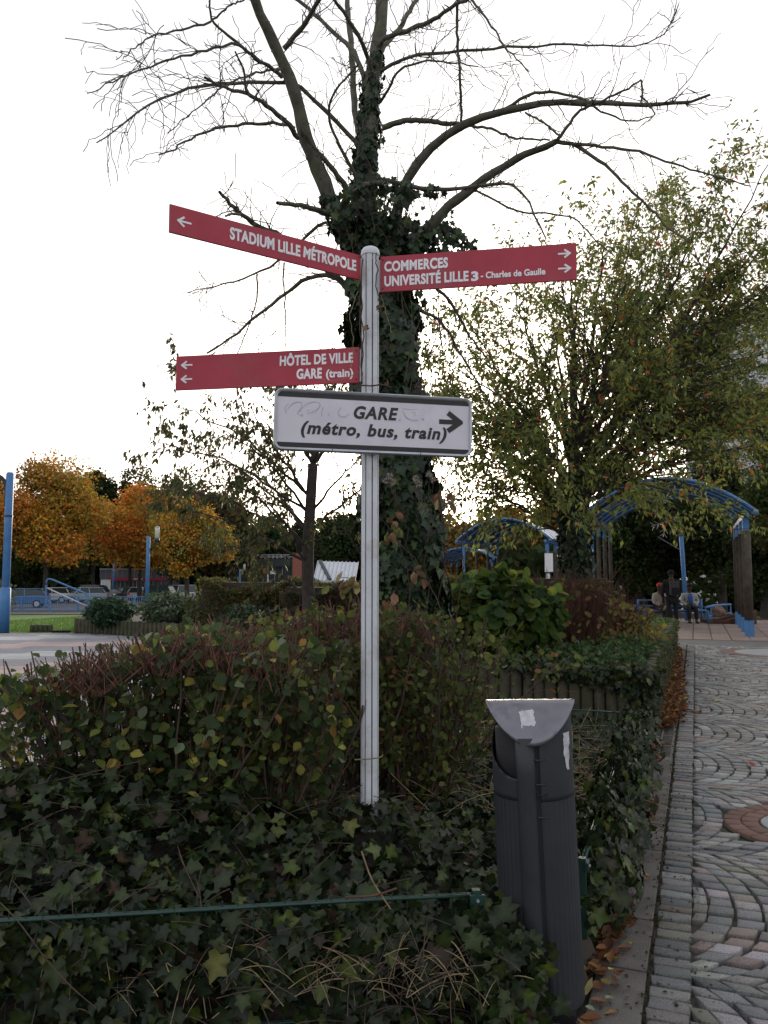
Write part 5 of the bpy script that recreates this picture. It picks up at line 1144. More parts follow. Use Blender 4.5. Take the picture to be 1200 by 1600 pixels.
# ------------------------------------------------------------------ BLUE CANOPIES
def canopy(label, A, span, ln, eave, rise, posts=4, timber=True):
    A = np.array(A, float); t = thing('arched_canopy', A, label, 'canopy', 'blue arched canopies along the walk'); g = A[2]
    def Q(s, n_, z): return A + U * s + N_ * n_ + np.array((0, 0, z))
    for k in range(posts):
        s = ln * k / (posts - 1)
        for n_ in (0, span):
            m = MB(); m.tube([Q(s, n_, .42), Q(s, n_, eave - .35)], .115 if n_ else .06, 10); m.build('timber_post' if n_ or k else 'steel_post', M['timber'] if n_ or k else M['blue'], t, smooth=True)
            m = MB(); m.box(Q(s, n_, .22), (.22 if n_ else .13, .22 if n_ else .13, .44), -R(21.5)); m.build('post_shoe', M['blue'], t)
            m = MB(); m.box(Q(s, n_, eave - .17), (.16 if n_ else .11, .16 if n_ else .11, .36), -R(21.5)); m.build('post_head', M['blue'], t)
    for n_ in (0, span): m = MB(); m.beam(Q(-.5, n_, eave + .05), Q(ln + .5, n_, eave + .05), .12, .12); m.build('eave_beam', M['blue'], t)
    def arc(s, ov=.22, dz=0, k=17):
        return [Q(s, n_, eave + .14 + dz + rise * (1 - ((n_ - span / 2) / (span / 2 + ov)) ** 2)) for n_ in np.linspace(-ov, span + ov, k)]
    nr = 7; ss = np.linspace(-.45, ln + .45, nr)
    for i, s in enumerate(ss):
        m = MB(); m.tube(arc(s), .045, 8); m.build('arched_rib', M['blue'], t, smooth=True)
        for q in (0, -1): m = MB(); e = arc(s)[q]; m.lathe(e - np.array((0, 0, .06)), [(.02, -.07), (.075, -.03), (.085, .02), (.06, .08), (.01, .11)], 10); m.build('end_ball', M['blue'], t, smooth=True) if i in (0, nr - 1) else None
        if i < nr - 1:
            a, b = arc(s + .06, dz=.03), arc(ss[i + 1] - .06, dz=.03); m = MB(); k = len(a); V = a + b + [v + np.array((0, 0, .018)) for v in a + b]
            m.add(V, [(j, j + 1, k + j + 1, k + j) for j in range(k - 1)] + [(2 * k + j, 3 * k + j, 3 * k + j + 1, 2 * k + j + 1) for j in range(k - 1)] + [(j, 2 * k + j, 2 * k + j + 1, j + 1) for j in range(k - 1)] + [(k + j, k + j + 1, 3 * k + j + 1, 3 * k + j) for j in range(k - 1)]); m.build('roof_panel', M['blue_roof'], t, smooth=True)
    for q in (.25, .5, .75):
        n_ = span * q; z = eave + .12 + rise * (1 - ((n_ - span / 2) / (span / 2 + .22)) ** 2); m = MB(); m.beam(Q(-.45, n_, z), Q(ln + .45, n_, z), .05, .07); m.build('purlin', M['blue'], t)
    return t
n1 = np.array((9.62, 20.9, 0)) - N_ * 4.0
canopy('nearest and largest blue arched canopy on timber posts, right of the cherry trunk', n1, 4.0, 5.3, 3.15, .95)
canopy('middle blue arched canopy, seen whole just right of the ivy-wrapped trunk', (3.85, 38, -.3), 4.0, 7.0, 3.45, 1.0)
canopy('farthest blue arched canopy, small and half hidden by the ivy trunk', (3.9, 57, -.75), 4.0, 5.0, 3.4, .8)
m = MB(); p = at(857, 940, 35); nb = thing('notice_board', (p[0], 35, 0), 'white notice sheet on a blue post under the middle blue canopy', 'sign')
m.tube([(p[0], 35, -.3), (p[0], 35, 3.0)], .05, 8); m.build('post', M['blue'], nb)
m = MB(); q = at(857, 879, 35); m.box(q + np.array((0, -.08, 0)), (.36, .03, .82)); pa = m.build('panel', M['white'], nb)
m = MB(); q = at(856, 897, 35); m.box(q + np.array((0, -.08, -.1)), (.14, .03, .24)); m.build('small_panel', M['white'], nb)
# wires and winter decoration hung from the tall blue post
bp_ = at(1067, 900, 28.2); xmas = thing('blue_mast', (bp_[0] + .06, 28.2, 0), 'tall blue mast behind the standing person at the bench', 'mast')
topz = at(1066, 836, 28.2)[2]; m = MB(); m.tube([(bp_[0] + .1, 28.2, 0), (bp_[0] - .02, 28.2, topz)], .075, 10); m.build('shaft', M['blue'], xmas, smooth=True)
m = MB(); m.lathe((bp_[0] - .02, 28.2, topz), [(.09, -.03), (.09, .02), (.02, .06)], 10); m.build('mast_cap', M['black_metal'], xmas)
sfc = at(1041, 815, 26.0); sf = thing('snowflake_decoration', sfc, 'white snowflake winter light with a red bauble hanging in front of the near canopy', 'decoration')
for k in range(6):
    a = k * math.pi / 3 + .3; d = np.array((math.cos(a), 0, math.sin(a))); m = MB(); m.tube([sfc, sfc + d * .52], .012, 5)
    for q in (.25, .4):
        for sg_ in (-1, 1): d2 = np.array((math.cos(a + sg_ * .8), 0, math.sin(a + sg_ * .8))); m.tube([sfc + d * q, sfc + d * q + d2 * .18], .011, 5)
    m.build('arm', M['white'], sf)
q = at(1037, 820, 25.95); m = MB(); m.lathe(q, [(.02, -.1), (.08, -.06), (.10, 0), (.08, .06), (.02, .1)], 12); m.build('bauble', M['redlamp'], sf, smooth=True)
m = MB(); m.tube([sfc + np.array((-.3, 0, -.5)), np.array((bp_[0], 28.1, topz - .6))], .012, 4); m.build('guy_wire', M['grey_metal'], sf)

# ------------------------------------------------------------------ BENCH, RAILINGS, BOULDER, RUSTY PLANTER
by = 27.0
def X_(px_, Y=by): return at(px_, 940, Y)[0]
def Z_(py, Y=by): return at(600, py, Y)[2]
bn = thing('bench', (X_(1050), by, 0), 'blue tubular bench with a high back rail and two people sitting on it', 'bench')
for px_ in (1001, 1100): m = MB(); m.tube([(X_(px_), by + .25, 0), (X_(px_), by + .25, Z_(937))], .045, 8); m.tube([(X_(px_), by - .3, 0), (X_(px_), by - .3, .42)], .045, 8); m.build('bench_frame', M['blue'], bn, smooth=True, kind='stuff')
for z in (Z_(938), Z_(947), Z_(956)): m = MB(); m.beam((X_(1001), by + .25, z), (X_(1100), by + .25, z), .05, .05); m.build('back_rail', M['blue'], bn)
for k in range(4): m = MB(); m.beam((X_(1001), by - .28 + k * .15, .44), (X_(1100), by - .28 + k * .15, .44), .11, .035); m.build('seat_slat', M['blue'], bn)
def railing(label, x0, x1, zt, Y0, Y1, sp=.55):
    t = thing('railing', (x0, Y0, 0), label, 'railing'); L = x1 - x0
    m = MB(); m.tube([(x0, Y0, zt), (x1, Y1, zt)], .04, 8); m.build('handrail', M['blue'], t, smooth=True)
    m = MB(); m.tube([(x0, Y0, .2), (x1, Y1, .2)], .025, 6); m.build('lower_rail', M['blue'], t, smooth=True)
    for k in range(int(L / sp) + 1): f = k * sp / L; m = MB(); m.tube([(x0 + L * f, Y0 + (Y1 - Y0) * f, 0), (x0 + L * f, Y0 + (Y1 - Y0) * f, zt)], .022, 6); m.build('baluster', M['blue'], t)
railing('blue railing left of the bench, half hidden by the planter', X_(965), X_(998), Z_(947), by + .1, by + .1)
railing('blue railing right of the bench in front of the boulder', X_(1102), X_(1158), Z_(949), by, by + 2.0)
railing('second blue railing set back behind the boulder', X_(1113, 29), X_(1160, 29), Z_(946, 29), 29, 30)
m = MB(); bx = X_(1122); k = 10; b = thing('rusty_planter', (X_(1128), by - .6, 0), 'long rust brown steel trough rising to a point right of the bench', 'planter')
pts = [(X_(1092), 0), (X_(1162), 0), (X_(1162), Z_(952)), (X_(1145), Z_(959)), (X_(1125), Z_(965)), (X_(1105), Z_(968)), (X_(1092), Z_(967))]
for y0 in (by - .9, by - .1): m = MB(); m.prism([(x, y0, z) for x, z in pts], (0, .05, 0)); m.build('side_plate', M['rust'], b)
m = MB(); m.prism([(x, by - .84, z - .1) for x, z in pts], (0, .72, 0)); m.build('soil_fill', M['soil'], b)
import bmesh
def rock(name, label, c, r, cat='boulder'):
    bm = bmesh.new(); bmesh.ops.create_icosphere(bm, subdivisions=3, radius=1)
    for v in bm.verts:
        f = 1 + .12 * math.sin(v.co.x * 4 + v.co.y * 3) + .1 * math.sin(v.co.z * 5 + v.co.x * 2); v.co = Vector((v.co.x * r[0] * f, v.co.y * r[1] * f, max(-.5, v.co.z) * r[2] * f))
    me = bpy.data.meshes.new(name); bm.to_mesh(me); bm.free(); me.materials.append(M['stone']); o = link_mesh(name, me, None, label, cat); o.location = c
rock('boulder', 'reddish boulder behind the blue railing right of the bench', (X_(1121, 28.2), 28.2, .30), (.24, .22, .26))

# ------------------------------------------------------------------ PEOPLE
def skinned(name, V, E, Rr, mat, parent, root=0, sub=2):
    me = bpy.data.meshes.new(name); me.from_pydata([tuple(map(float, v)) for v in V], E, []); o = bpy.data.objects.new(name, me); COL.objects.link(o)
    sk = o.modifiers.new('skin', 'SKIN'); sk.use_smooth_shade = True
    for i, r_ in enumerate(Rr):
        me.skin_vertices[0].data[i].radius = (r_, r_) if not isinstance(r_, tuple) else r_; me.skin_vertices[0].data[i].use_root = (i == root)
    ss_m = o.modifiers.new('sub', 'SUBSURF'); ss_m.levels = sub; ss_m.render_levels = sub
    dg = bpy.context.evaluated_depsgraph_get(); nm = bpy.data.meshes.new_from_object(o.evaluated_get(dg)); bpy.data.objects.remove(o); nm.materials.clear(); nm.materials.append(mat); nm.name = name
    off = wloc(parent); v = mverts(nm) - off; nm.vertices.foreach_set('co', v.ravel().astype(np.float32)); nm.update(); return link_mesh(name, nm, parent)
def seated(label, x, y, top, hat, flip, turn=0.0, scarf=None):
    """body one surface; coat, trousers, hair or hat are its children"""
    t = thing('person', (x, y, 0), label, 'person'); f = np.array((math.sin(turn), -math.cos(turn), 0)); r_ = np.array((-f[1], f[0], 0)); c = np.array((x, y, 0.)); Z = np.array((0, 0, 1.))
    P_ = lambda a, b, z: c + f * a + r_ * b + Z * z
    hands = []
    V = [P_(.02, 0, .54), P_(.02, 0, .72), P_(.01, 0, .92), P_(.02, 0, 1.03), P_(.04, 0, 1.10), P_(.06, 0, 1.17), P_(.06, 0, 1.26)]; Rr = [(.13, .12), (.125, .11), (.13, .10), .06, .052, .088, .07]
    E = [(i, i + 1) for i in range(6)]
    for s in (-1, 1):
        k = len(V); V += [P_(.03, s * .10, .53), P_(.40, s * .11, .52), P_(.44, s * .11, .10), P_(.45, s * .11, .06), P_(.60, s * .12, .04)]; Rr += [.09, .07, .045, .042, .038]; E += [(0, k), (k, k + 1), (k + 1, k + 2), (k + 2, k + 3), (k + 3, k + 4)]
        k = len(V); V += [P_(.02, s * .19, .95), P_(.05, s * .24, .72), P_(.25, s * .12, .61), P_(.31, s * .07, .60)]; Rr += [.058, .046, .034, .030]; E += [(2, k), (k, k + 1), (k + 1, k + 2), (k + 2, k + 3)]
        for q, (dx, L) in enumerate(((-.03, .055), (-.01, .07), (.01, .065), (.03, .05))):
            kk = len(V); V += [P_(.34, s * (.055) + dx * .7, .595), P_(.34 + L, s * .04 + dx, .575)]; Rr += [.010, .008]; E += [(k + 3, kk), (kk, kk + 1)]
        kk = len(V); V += [P_(.33, s * .03, .62)]; Rr += [.010]; E += [(k + 3, kk)]
    body = skinned('body', V, E, Rr, M['skin'], t)
    cloth = [P_(.02, 0, .50), P_(.02, 0, .72), P_(.01, 0, .93), P_(.02, 0, 1.03)]; CR = [(.175, .16), (.165, .14), (.17, .13), .075]; CE = [(0, 1), (1, 2), (2, 3)]
    for s in (-1, 1): k = len(cloth); cloth += [P_(.02, s * .20, .96), P_(.05, s * .26, .72), P_(.24, s * .13, .615)]; CR += [.075, .065, .05]; CE += [(2, k), (k, k + 1), (k + 1, k + 2)]
    skinned('coat', cloth, CE, CR, M[top], t)
    tv_ = [P_(.0, 0, .52)]; TR = [(.15, .13)]; TE = []
    for s in (-1, 1): k = len(tv_); tv_ += [P_(.05, s * .10, .53), P_(.40, s * .115, .53), P_(.44, s * .115, .12)]; TR += [.10, .085, .06]; TE += [(0, k), (k, k + 1), (k + 1, k + 2)]
    skinned('trousers', tv_, TE, TR, M['black_cloth'], t)
    for s in (-1, 1): m = MB(); m.tube([P_(.42, s * .115, .05), P_(.55, s * .12, .045), P_(.66, s * .12, .035)], [.05, .05, .035], 8); m.build('shoe', M['black_cloth'], t, smooth=True)
    hd = P_(.06, 0, 1.22); m = MB()
    m.lathe(hd + np.array((0, 0, .0)), [(.097, .03), (.102, .07), (.088, .11), (.055, .145), (.01, .155)], 14) if hat != 'hair' else m.lathe(hd + Z * .0 - f * .012, [(.088, .02), (.095, .055), (.08, .095), (.04, .12), (.01, .125)], 14)
    m.build('hat' if hat != 'hair' else 'hair', M[hat] if hat != 'hair' else M['black_cloth'], t, smooth=True)
    fc = MB(); fc.tube([hd + f * .085 + Z * -.015, hd + f * .105 - Z * .035], [.010, .014], 6); fc.tube([hd + f * .078 + r_ * .095 * 0 - Z * .065 - r_ * .02, hd + f * .08 - Z * .065 + r_ * .02], .005, 5)
    for s in (-1, 1): fc.tube([hd + r_ * s * .09 - Z * .03, hd + r_ * s * .10 + Z * .01], [.014, .016], 6)
    fc.build('face', M['skin'], t, smooth=True)
    if scarf: m = MB(); m.tube([P_(.09, -.06, 1.05), P_(.15, 0, 1.0), P_(.15, .06, .95), P_(.165, .06, .68)], [.035, .04, .045, .05], 8); m.build('scarf', M[scarf], t, smooth=True)
    return t, P_
seated('seated person in a cream jacket and red knitted hat at the left of the bench', X_(1029), by - .02, 'cream_cloth', 'red_cloth', 1, .35, 'grey_cloth')
t2, P2 = seated('seated bareheaded person in an open white jacket over blue at the right of the bench', X_(1077), by - .02, 'white_cloth', 'hair', -1, -.15)
m = MB(); m.tube([P2(.14, 0, 1.0), P2(.185, 0, .85), P2(.19, 0, .66)], [.05, .085, .07], 10); m.build('blue_shirt', M['blue_cloth'], t2, smooth=True)
sx_, sy_ = X_(1050, 26), 26.0
st_ = thing('person', (sx_, sy_, 0), 'standing person in black coat and cap with a black backpack, back to the camera', 'person')
def Ps(a, b, z): return np.array((sx_ + b, sy_ + a, z))
V = [Ps(0, 0, .95), Ps(0, 0, 1.12), Ps(0, 0, 1.38), Ps(0, 0, 1.50), Ps(.01, 0, 1.56), Ps(.02, 0, 1.64), Ps(.02, 0, 1.73)]; Rr = [(.15, .12), (.145, .11), (.17, .11), .065, .055, .092, .07]; E = [(i, i + 1) for i in range(6)]
for s in (-1, 1):
    k = len(V); V += [Ps(0, s * .10, .90), Ps(.01, s * .12, .50), Ps(0, s * .14, .12), Ps(0, s * .14, .05), Ps(.14, s * .15, .035)]; Rr += [.095, .065, .045, .042, .035]; E += [(0, k), (k, k + 1), (k + 1, k + 2), (k + 2, k + 3), (k + 3, k + 4)]
    k = len(V); V += [Ps(0, s * .21, 1.40), Ps(.02, s * .28, 1.12), Ps(.10, s * .25, .90), Ps(.13, s * .24, .84)]; Rr += [.062, .048, .034, .03]; E += [(2, k), (k, k + 1), (k + 1, k + 2), (k + 2, k + 3)]
    for q in (-.03, -.01, .01, .03): kk = len(V); V += [Ps(.14 + q * .3, s * .24 + q, .80), Ps(.15, s * .235 + q, .745)]; Rr += [.010, .008]; E += [(k + 3, kk), (kk, kk + 1)]
    kk = len(V); V += [Ps(.17, s * .215, .80)]; Rr += [.010]; E += [(k + 3, kk)]
skinned('body', V, E, Rr, M['skin'], st_)
V = [Ps(0, 0, .80), Ps(0, 0, 1.12), Ps(0, 0, 1.38), Ps(0, 0, 1.52)]; Rr = [(.22, .17), (.19, .15), (.20, .14), .085]; E = [(0, 1), (1, 2), (2, 3)]
for s in (-1, 1): k = len(V); V += [Ps(0, s * .23, 1.40), Ps(.02, s * .30, 1.12), Ps(.10, s * .265, .90)]; Rr += [.08, .066, .05]; E += [(2, k), (k, k + 1), (k + 1, k + 2)]
skinned('coat', V, E, Rr, M['black_cloth'], st_)
V = [Ps(0, 0, .88)]; Rr = [(.17, .14)]; E = []
for s in (-1, 1): k = len(V); V += [Ps(0, s * .11, .82), Ps(.01, s * .125, .50), Ps(0, s * .14, .10)]; Rr += [.105, .08, .062]; E += [(0, k), (k, k + 1), (k + 1, k + 2)]
skinned('trousers', V, E, Rr, M['black_cloth'], st_)
m = MB(); m.lathe(Ps(.02, 0, 1.66), [(.10, 0), (.105, .05), (.09, .10), (.04, .13), (.01, .135)], 14); m.build('cap', M['black_cloth'], st_, smooth=True)
bk = MB(); bk.box((sx_, sy_ - .24, 1.20), (.30, .17, .46)); o = bk.build('backpack', M['grey_cloth'], None, bevel=.05, label='black backpack worn by the standing person', cat='backpack')
m = MB(); m.box((sx_, sy_ - .335, 1.12), (.24, .05, .22)); m.build('front_pocket', M['black_cloth'], o, bevel=.02)

# ------------------------------------------------------------------ LEFT BACKGROUND: lamps, railing, cars, buildings
def lamp(label, px_, Y_, top, w=.10, arm=True, side=1, hh=.75, thick_below=None, arm_h=None):
    g0 = float(zg(Y_)); p = at(px_, top, Y_); t = thing('street_lamp', (p[0], Y_, g0), label, 'street lamp', 'blue posts with cylinder lamps')
    m = MB(); m.lathe((p[0], Y_, g0), [(w, 0), (w, p[2] - g0 - .05), (w * .7, p[2] - g0)], 14); m.build('post', M['blue'], t, smooth=True)
    if thick_below: m = MB(); m.lathe((p[0], Y_, g0), [(w * 1.32, 0), (w * 1.32, thick_below - .03), (w * 1.1, thick_below)], 14); m.build('post_sleeve', M['blue'], t, smooth=True)
    if thick_below: m = MB(); m.lathe((p[0], Y_, p[2] - 1.28), [(w * 1.1, 0), (w * 1.1, .05)], 14); m.build('collar_band', M['black_metal'], t)
    a0 = p[2] - hh * .9; r_ = .42
    pts = [np.array((p[0] + side * w * .8, Y_, a0 - .35)), np.array((p[0] + side * w * 1.1, Y_, a0 - .05)), np.array((p[0] + side * (w + r_ * .25), Y_, a0 + .18)), np.array((p[0] + side * (w + r_ * .75), Y_, a0 + .27)), np.array((p[0] + side * (w + r_), Y_, a0 + .30))]
    if thick_below: pts = [np.array((p[0] - w * .8, Y_, p[2] - .95)), np.array((p[0] - w * .9, Y_, p[2] - .5)), np.array((p[0] - w * 1.3, Y_, p[2] - .22)), np.array((p[0] - w * 3, Y_, p[2] - .08)), np.array((p[0] - w * 6.5, Y_, p[2] - .02))]
    m = MB(); m.tube(resample(pts, 12), .035 if not thick_below else .055, 8); m.build('arm', M['black_metal'], t, smooth=True)
    e = pts[-1]; m = MB(); m.lathe(e, [(.03, -.02), (.13, .03), (.15, .12), (.15, .26)], 14); h = m.build('lamp_base', M['black_metal'], t, smooth=True)
    m = MB(); m.lathe(e + np.array((0, 0, .26)), [(.14, 0), (.14, .62), (.14, .64)], 14); m.build('lamp_glass', M['lampglass'], h, smooth=True)
    m = MB(); m.lathe(e + np.array((0, 0, .90)), [(.155, 0), (.155, .05), (.03, .09)], 14); m.build('lamp_lid', M['grey_metal'], h, smooth=True)
    return t
lamp('nearest blue lamp post at the left edge, its black arm leaving the frame', 16, 22.3, 738, .105, side=-1, thick_below=1.28)
lamp('blue lamp post with a white cylinder lamp on its right, in front of the maples', 232, 48, 838, .11)
lamp('small distant blue lamp post left of the tall one, among the parked cars', 178, 92, 879, .12)
lamp('distant blue lamp post before the green glazed building', 375, 98, 889, .12)
p = at(383, 838, 108); g0 = float(zg(108)); t = thing('lamp_mast', (p[0], 108, g0), 'tall thin black lighting mast before the low glazed building', 'street lamp')
m = MB(); m.tube([(p[0], 108, g0), (p[0], 108, p[2])], .09, 8); m.build('mast', M['black_metal'], t); m = MB(); m.box((p[0] + .25, 108, p[2] + .05), (.8, .3, .18)); m.build('lamp_head', M['white'], t)
# long blue railing on the left and the sloping handrail
rl = thing('railing', (-26, 53, -.8), 'long blue vertical-bar railing in front of the parked cars', 'railing')
xr0, xr1 = at(-10, 940, 53)[0], at(475, 940, 53)[0]; g0 = -.80
for z in (.12, 1.02): m = MB(); m.beam((xr0, 53, g0 + z), (xr1, 53, g0 + z), .05, .05); m.build('rail', M['blue'], rl)
m = MB(); k = int((xr1 - xr0) / .13)
for q in range(k): m.beam((xr0 + q * .13, 53, g0 + .12), (xr0 + q * .13, 53, g0 + 1.0), .022, .022, up=(0, 1, 0))
m.build('bars', M['blue'], rl, kind='stuff')
for q in range(12): m = MB(); xq = xr0 + (xr1 - xr0) * q / 11; m.box((xq, 53, g0 + .53), (.09, .09, 1.06)); m.build('railing_post', M['blue'], rl)
hr_ = thing('handrail', (at(72, 940, 50)[0], 50, -.8), 'blue double handrail sloping down towards the car park, right of the near lamp post', 'handrail')
a, b, c, d = at(72, 950, 50), at(72, 907, 50), at(78, 904, 50), at(140, 930, 50); e = at(140, 951, 50)
m = MB(); m.tube(resample([a, b, at(73, 904.5, 50), c, d, e], 40), .055, 8); m.build('upper_rail', M['blue'], hr_, smooth=True)
m = MB(); m.tube([at(72, 918, 50), at(139, 949, 50)], .05, 8); m.build('lower_rail', M['grey_metal'], hr_, smooth=True)
# parked cars
def car(label, px_, Y_, yaw, col, kind='hatch', s=1.0):
    g0 = float(zg(Y_)) + .02; x = at(px_, 920, Y_)[0]; t = thing('parked_car', (x, Y_, g0), label, 'car', 'cars parked beyond the blue railing')
    Rz = np.array(Matrix.Rotation(yaw, 3, 'Z')); T = lambda V: (np.asarray(V, float) * s) @ Rz.T + np.array((x, Y_, g0))
    paint = surf('car_paint', col, .3, .08, 3, metal=.2, spec=.6)
    H = {'hatch': 1.48, 'van': 1.72, 'saloon': 1.42}[kind]
    lo = [(-2.0, .32), (-2.03, .62), (-1.95, .86), (-1.1, .95), (1.55 if kind != 'saloon' else 1.3, .98), (2.0, .92), (2.03, .55), (1.98, .30)]
    hi = {'hatch': [(-1.1, .95), (-.45, H - .07), (.1, H), (1.1, H - .02), (1.65, H - .14), (1.93, .95)], 'van': [(-1.2, .95), (-.75, H - .08), (-.3, H), (1.4, H), (1.85, H - .1), (1.97, .95)], 'saloon': [(-1.0, .95), (-.35, H - .06), (.2, H), (.8, H - .02), (1.5, .98)]}[kind]
    def loft(pts, w0, w1, zr=None):
        z = np.array([q[1] for q in pts]); z0_, z1_ = z.min(), z.max(); V = []
        for sg_ in (-1, 1):
            for q in pts: w = w0 + (w1 - w0) * (q[1] - z0_) / max(.01, z1_ - z0_); V.append((q[0], sg_ * w, q[1]))
        k = len(pts); return V, [tuple(range(k)), tuple(range(k, 2 * k))[::-1]] + [(i, k + i, k + (i + 1) % k, (i + 1) % k) for i in range(k)]
    m = MB(); V, Fs = loft(lo, .86, .88); m.add(T(V), Fs); m.build('body', paint, t, bevel=.06)
    m = MB(); V, Fs = loft(hi, .86, .64); m.add(T(V), Fs); m.build('cabin', M['glass'], t, bevel=.04)
    rp = [q for q in hi if q[1] > H - .16]; m = MB(); m.prism(T([(rp[0][0] - .03, -.66, H - .02), (rp[-1][0] + .05, -.66, H - .02), (rp[-1][0] + .05, .66, H - .02), (rp[0][0] - .03, .66, H - .02)]), (0, 0, .045)); m.build('roof', paint, t, bevel=.02)
    for sg_ in (-1, 1):
        for pp0, pp1 in ((hi[0], hi[1]), ((.35, .95), (.30, H - .03)), (hi[-1], hi[-2])):
            w0_, w1_ = .87, .66; m = MB(); m.beam(T([(pp0[0], sg_ * w0_, pp0[1])])[0], T([(pp1[0], sg_ * w1_, pp1[1])])[0], .07, .05); m.build('pillar', paint, t)
        for xw in (-1.28, 1.25):
            m = MB(); c0_, c1_ = T([(xw, sg_ * .70, .32), (xw, sg_ * .885, .32)]); m.tube([c0_, c1_], .32 * s, 18); w = m.build('wheel', M['tyre'], t)
            m = MB(); m.tube([c1_, T([(xw, sg_ * .895, .32)])[0]], .2 * s, 12); m.build('rim', M['alu'], w)
        m = MB(); m.box(T([(-1.98, sg_ * .66, .70)])[0], (.12, .34, .16), yaw); m.build('headlight', M['lampglass'], t)
        m = MB(); m.box(T([(1.99, sg_ * .72, .80)])[0], (.1, .22, .26), yaw); m.build('tail_light', M['redlamp'], t)
        m = MB(); m.box(T([(-.75, sg_ * .97, 1.0)])[0], (.12, .2, .13), yaw); m.build('wing_mirror', paint, t)
    for xx in (-2.03, 2.04): m = MB(); m.box(T([(xx, 0, .52)])[0], (.03, .5, .11), yaw); m.build('number_plate', M['white'], t)
    return t
W_c, S_c, D_c, G_c, N_c = (.62, .62, .62), (.36, .38, .42), (.04, .045, .05), (.02, .06, .045), (.09, .085, .08)
car('white hatchback leftmost of the parked cars, behind the handrail', 76, 78, R(20), W_c)
car('dark hatchback showing between the two rails of the sloping handrail', 106, 80, R(25), D_c)
car('pale silver car just right of the sloping handrail', 132, 79, R(30), (.34, .40, .46), 'hatch')
car('dark grey estate car standing higher behind the silver one', 152, 92, R(160), N_c, 'van')
car('dark brown hatchback with a red tail light, left of the small silver car', 190, 92, R(70), (.05, .04, .04))
car('small silver car seen from behind, left of the tall lamp post', 219, 90, R(-88), S_c)
car('dark green van right of the tall lamp post', 256, 84, R(170), G_c, 'van')
car('white-roofed dark car partly behind the bushes, right end of the row', 280, 86, R(60), (.5, .5, .5), 'van')
car('blue car close behind the railing at the far left', 34, 62, R(15), (.05, .12, .28))
# low glazed building with brick end
def bx(name, x0, x1, y0, y1, z0, z1, mat, parent, **k): m = MB(); m.box(((x0 + x1) / 2, (y0 + y1) / 2, (z0 + z1) / 2), (x1 - x0, y1 - y0, z1 - z0)); return m.build(name, mat, parent, **k)
def PXY(px_, py, Y_): q = at(px_, py, Y_); return q[0], q[2]
YB = 112; g0 = float(zg(YB)); bd = thing('station_building', (at(410, 900, YB)[0], YB, g0), 'low flat-roofed building with green glazed front, black fascia and a red brick end', 'building')
M['green_panel'] = surf('green_panel', (.05, .12, .06), .5, .3, .6); M['fascia'] = surf('dark_fascia', (.035, .045, .05), .6, .2, 1)
x0, z1 = PXY(352, 885, YB); x1, _ = PXY(457, 885, YB); bx('wall', x0, x1, YB, YB + 10, g0, z1, M['green_panel'], bd)
_, z2 = PXY(400, 873.5, YB); bx('fascia', x0 - .2, x1 + .1, YB - .5, YB + 10, z1, z2, M['fascia'], bd)
xb0, _ = PXY(458, 885, YB); xb1, _ = PXY(475, 885, YB); _, zb1 = PXY(458, 864, YB); bw = bx('brick_wall', xb0, xb1, YB - .8, YB + 10, g0, zb1, M['brick'], bd)
_, zr = PXY(400, 867, YB)
for z in (zr, (zr + z2) / 2): m = MB(); m.beam((x0, YB - .2, z), (xb0, YB - .2, z), .06, .06); m.build('roof_rail', M['white'], bd)
for q in range(18): m = MB(); xq = x0 + (xb0 - x0) * q / 17; m.beam((xq, YB - .2, z2), (xq, YB - .2, zr), .05, .05, up=(0, 1, 0)); m.build('rail_post', M['white'], bd)
for a_, b_, ya, yb_ in ((358, 366, 886, 912), (368, 380, 886, 912), (382, 392, 886, 912), (394, 405, 886, 912), (417, 428, 886, 912), (430, 440, 886, 912), (442, 455, 886, 912)):
    xa, za = PXY(a_, ya, YB); xb_, zb_ = PXY(b_, yb_, YB); w = bx('window', xa, xb_, YB - .08, YB - .005, max(zb_, g0 + .3), za - .05, M['glass'], bd); bx('frame', xa - .06, xa, YB - .12, YB - .02, max(zb_, g0 + .3), za - .05, M['grey_metal'], w)
for a_, yb_ in ((362, 890), (422, 892)): xa, za = PXY(a_, yb_, YB); bx('poster', xa, xa + .9, YB - .14, YB - .10, za - .45, za + .1, M['white'], bd)
xa, za = PXY(395, 900, YB); bx('notice', xa, xa + .4, YB - .14, YB - .10, za - .45, za + .2, M['white'], bd)
xa, za = PXY(412, 879, YB); bx('timber_pier', xa, xa + .7, YB - 1.2, YB - .6, g0, za, M['timber'], bd); bx('pier_edge', xa + .7, xa + .85, YB - 1.2, YB - .6, g0, za, M['white'], bd)
# sloping glass roof
YG = 86; g0 = float(zg(YG)); gb = thing('glass_roof_hall', (at(522, 900, YG)[0], YG, g0), 'sloping white glazed roof with grey glazing bars between the small tree and the ivy trunk', 'building')
M['skyglass'] = surf('white_glazing', (.50, .53, .58), .25, .12, 1.5, spec=.6)
a, b, c, d = at(490, 907, YG), at(555, 907, YG), at(560, 879, YG + 4), at(497, 877, YG + 4)
m = MB(); m.prism([a, b, c, d], (0, .1, -.15)); m.build('glazing', M['skyglass'], gb)
for q in range(11): f = q / 10; m = MB(); m.beam(a * (1 - f) + b * f + np.array((0, -.05, .06)), d * (1 - f) + c * f + np.array((0, -.05, .06)), .09, .1); m.build('glazing_bar', M['grey_metal'], gb)
m = MB(); m.beam(a * .6 + b * .4 + np.array((0, -.1, .12)), d * .95 + c * .05 + np.array((0, -.1, .12)), .35, .12); m.build('valley', M['fascia'], gb)
m = MB(); m.prism([a, b, (b[0], YG, g0), (a[0], YG, g0)], (0, 3, 0)); m.build('wall', M['grey_metal'], gb)
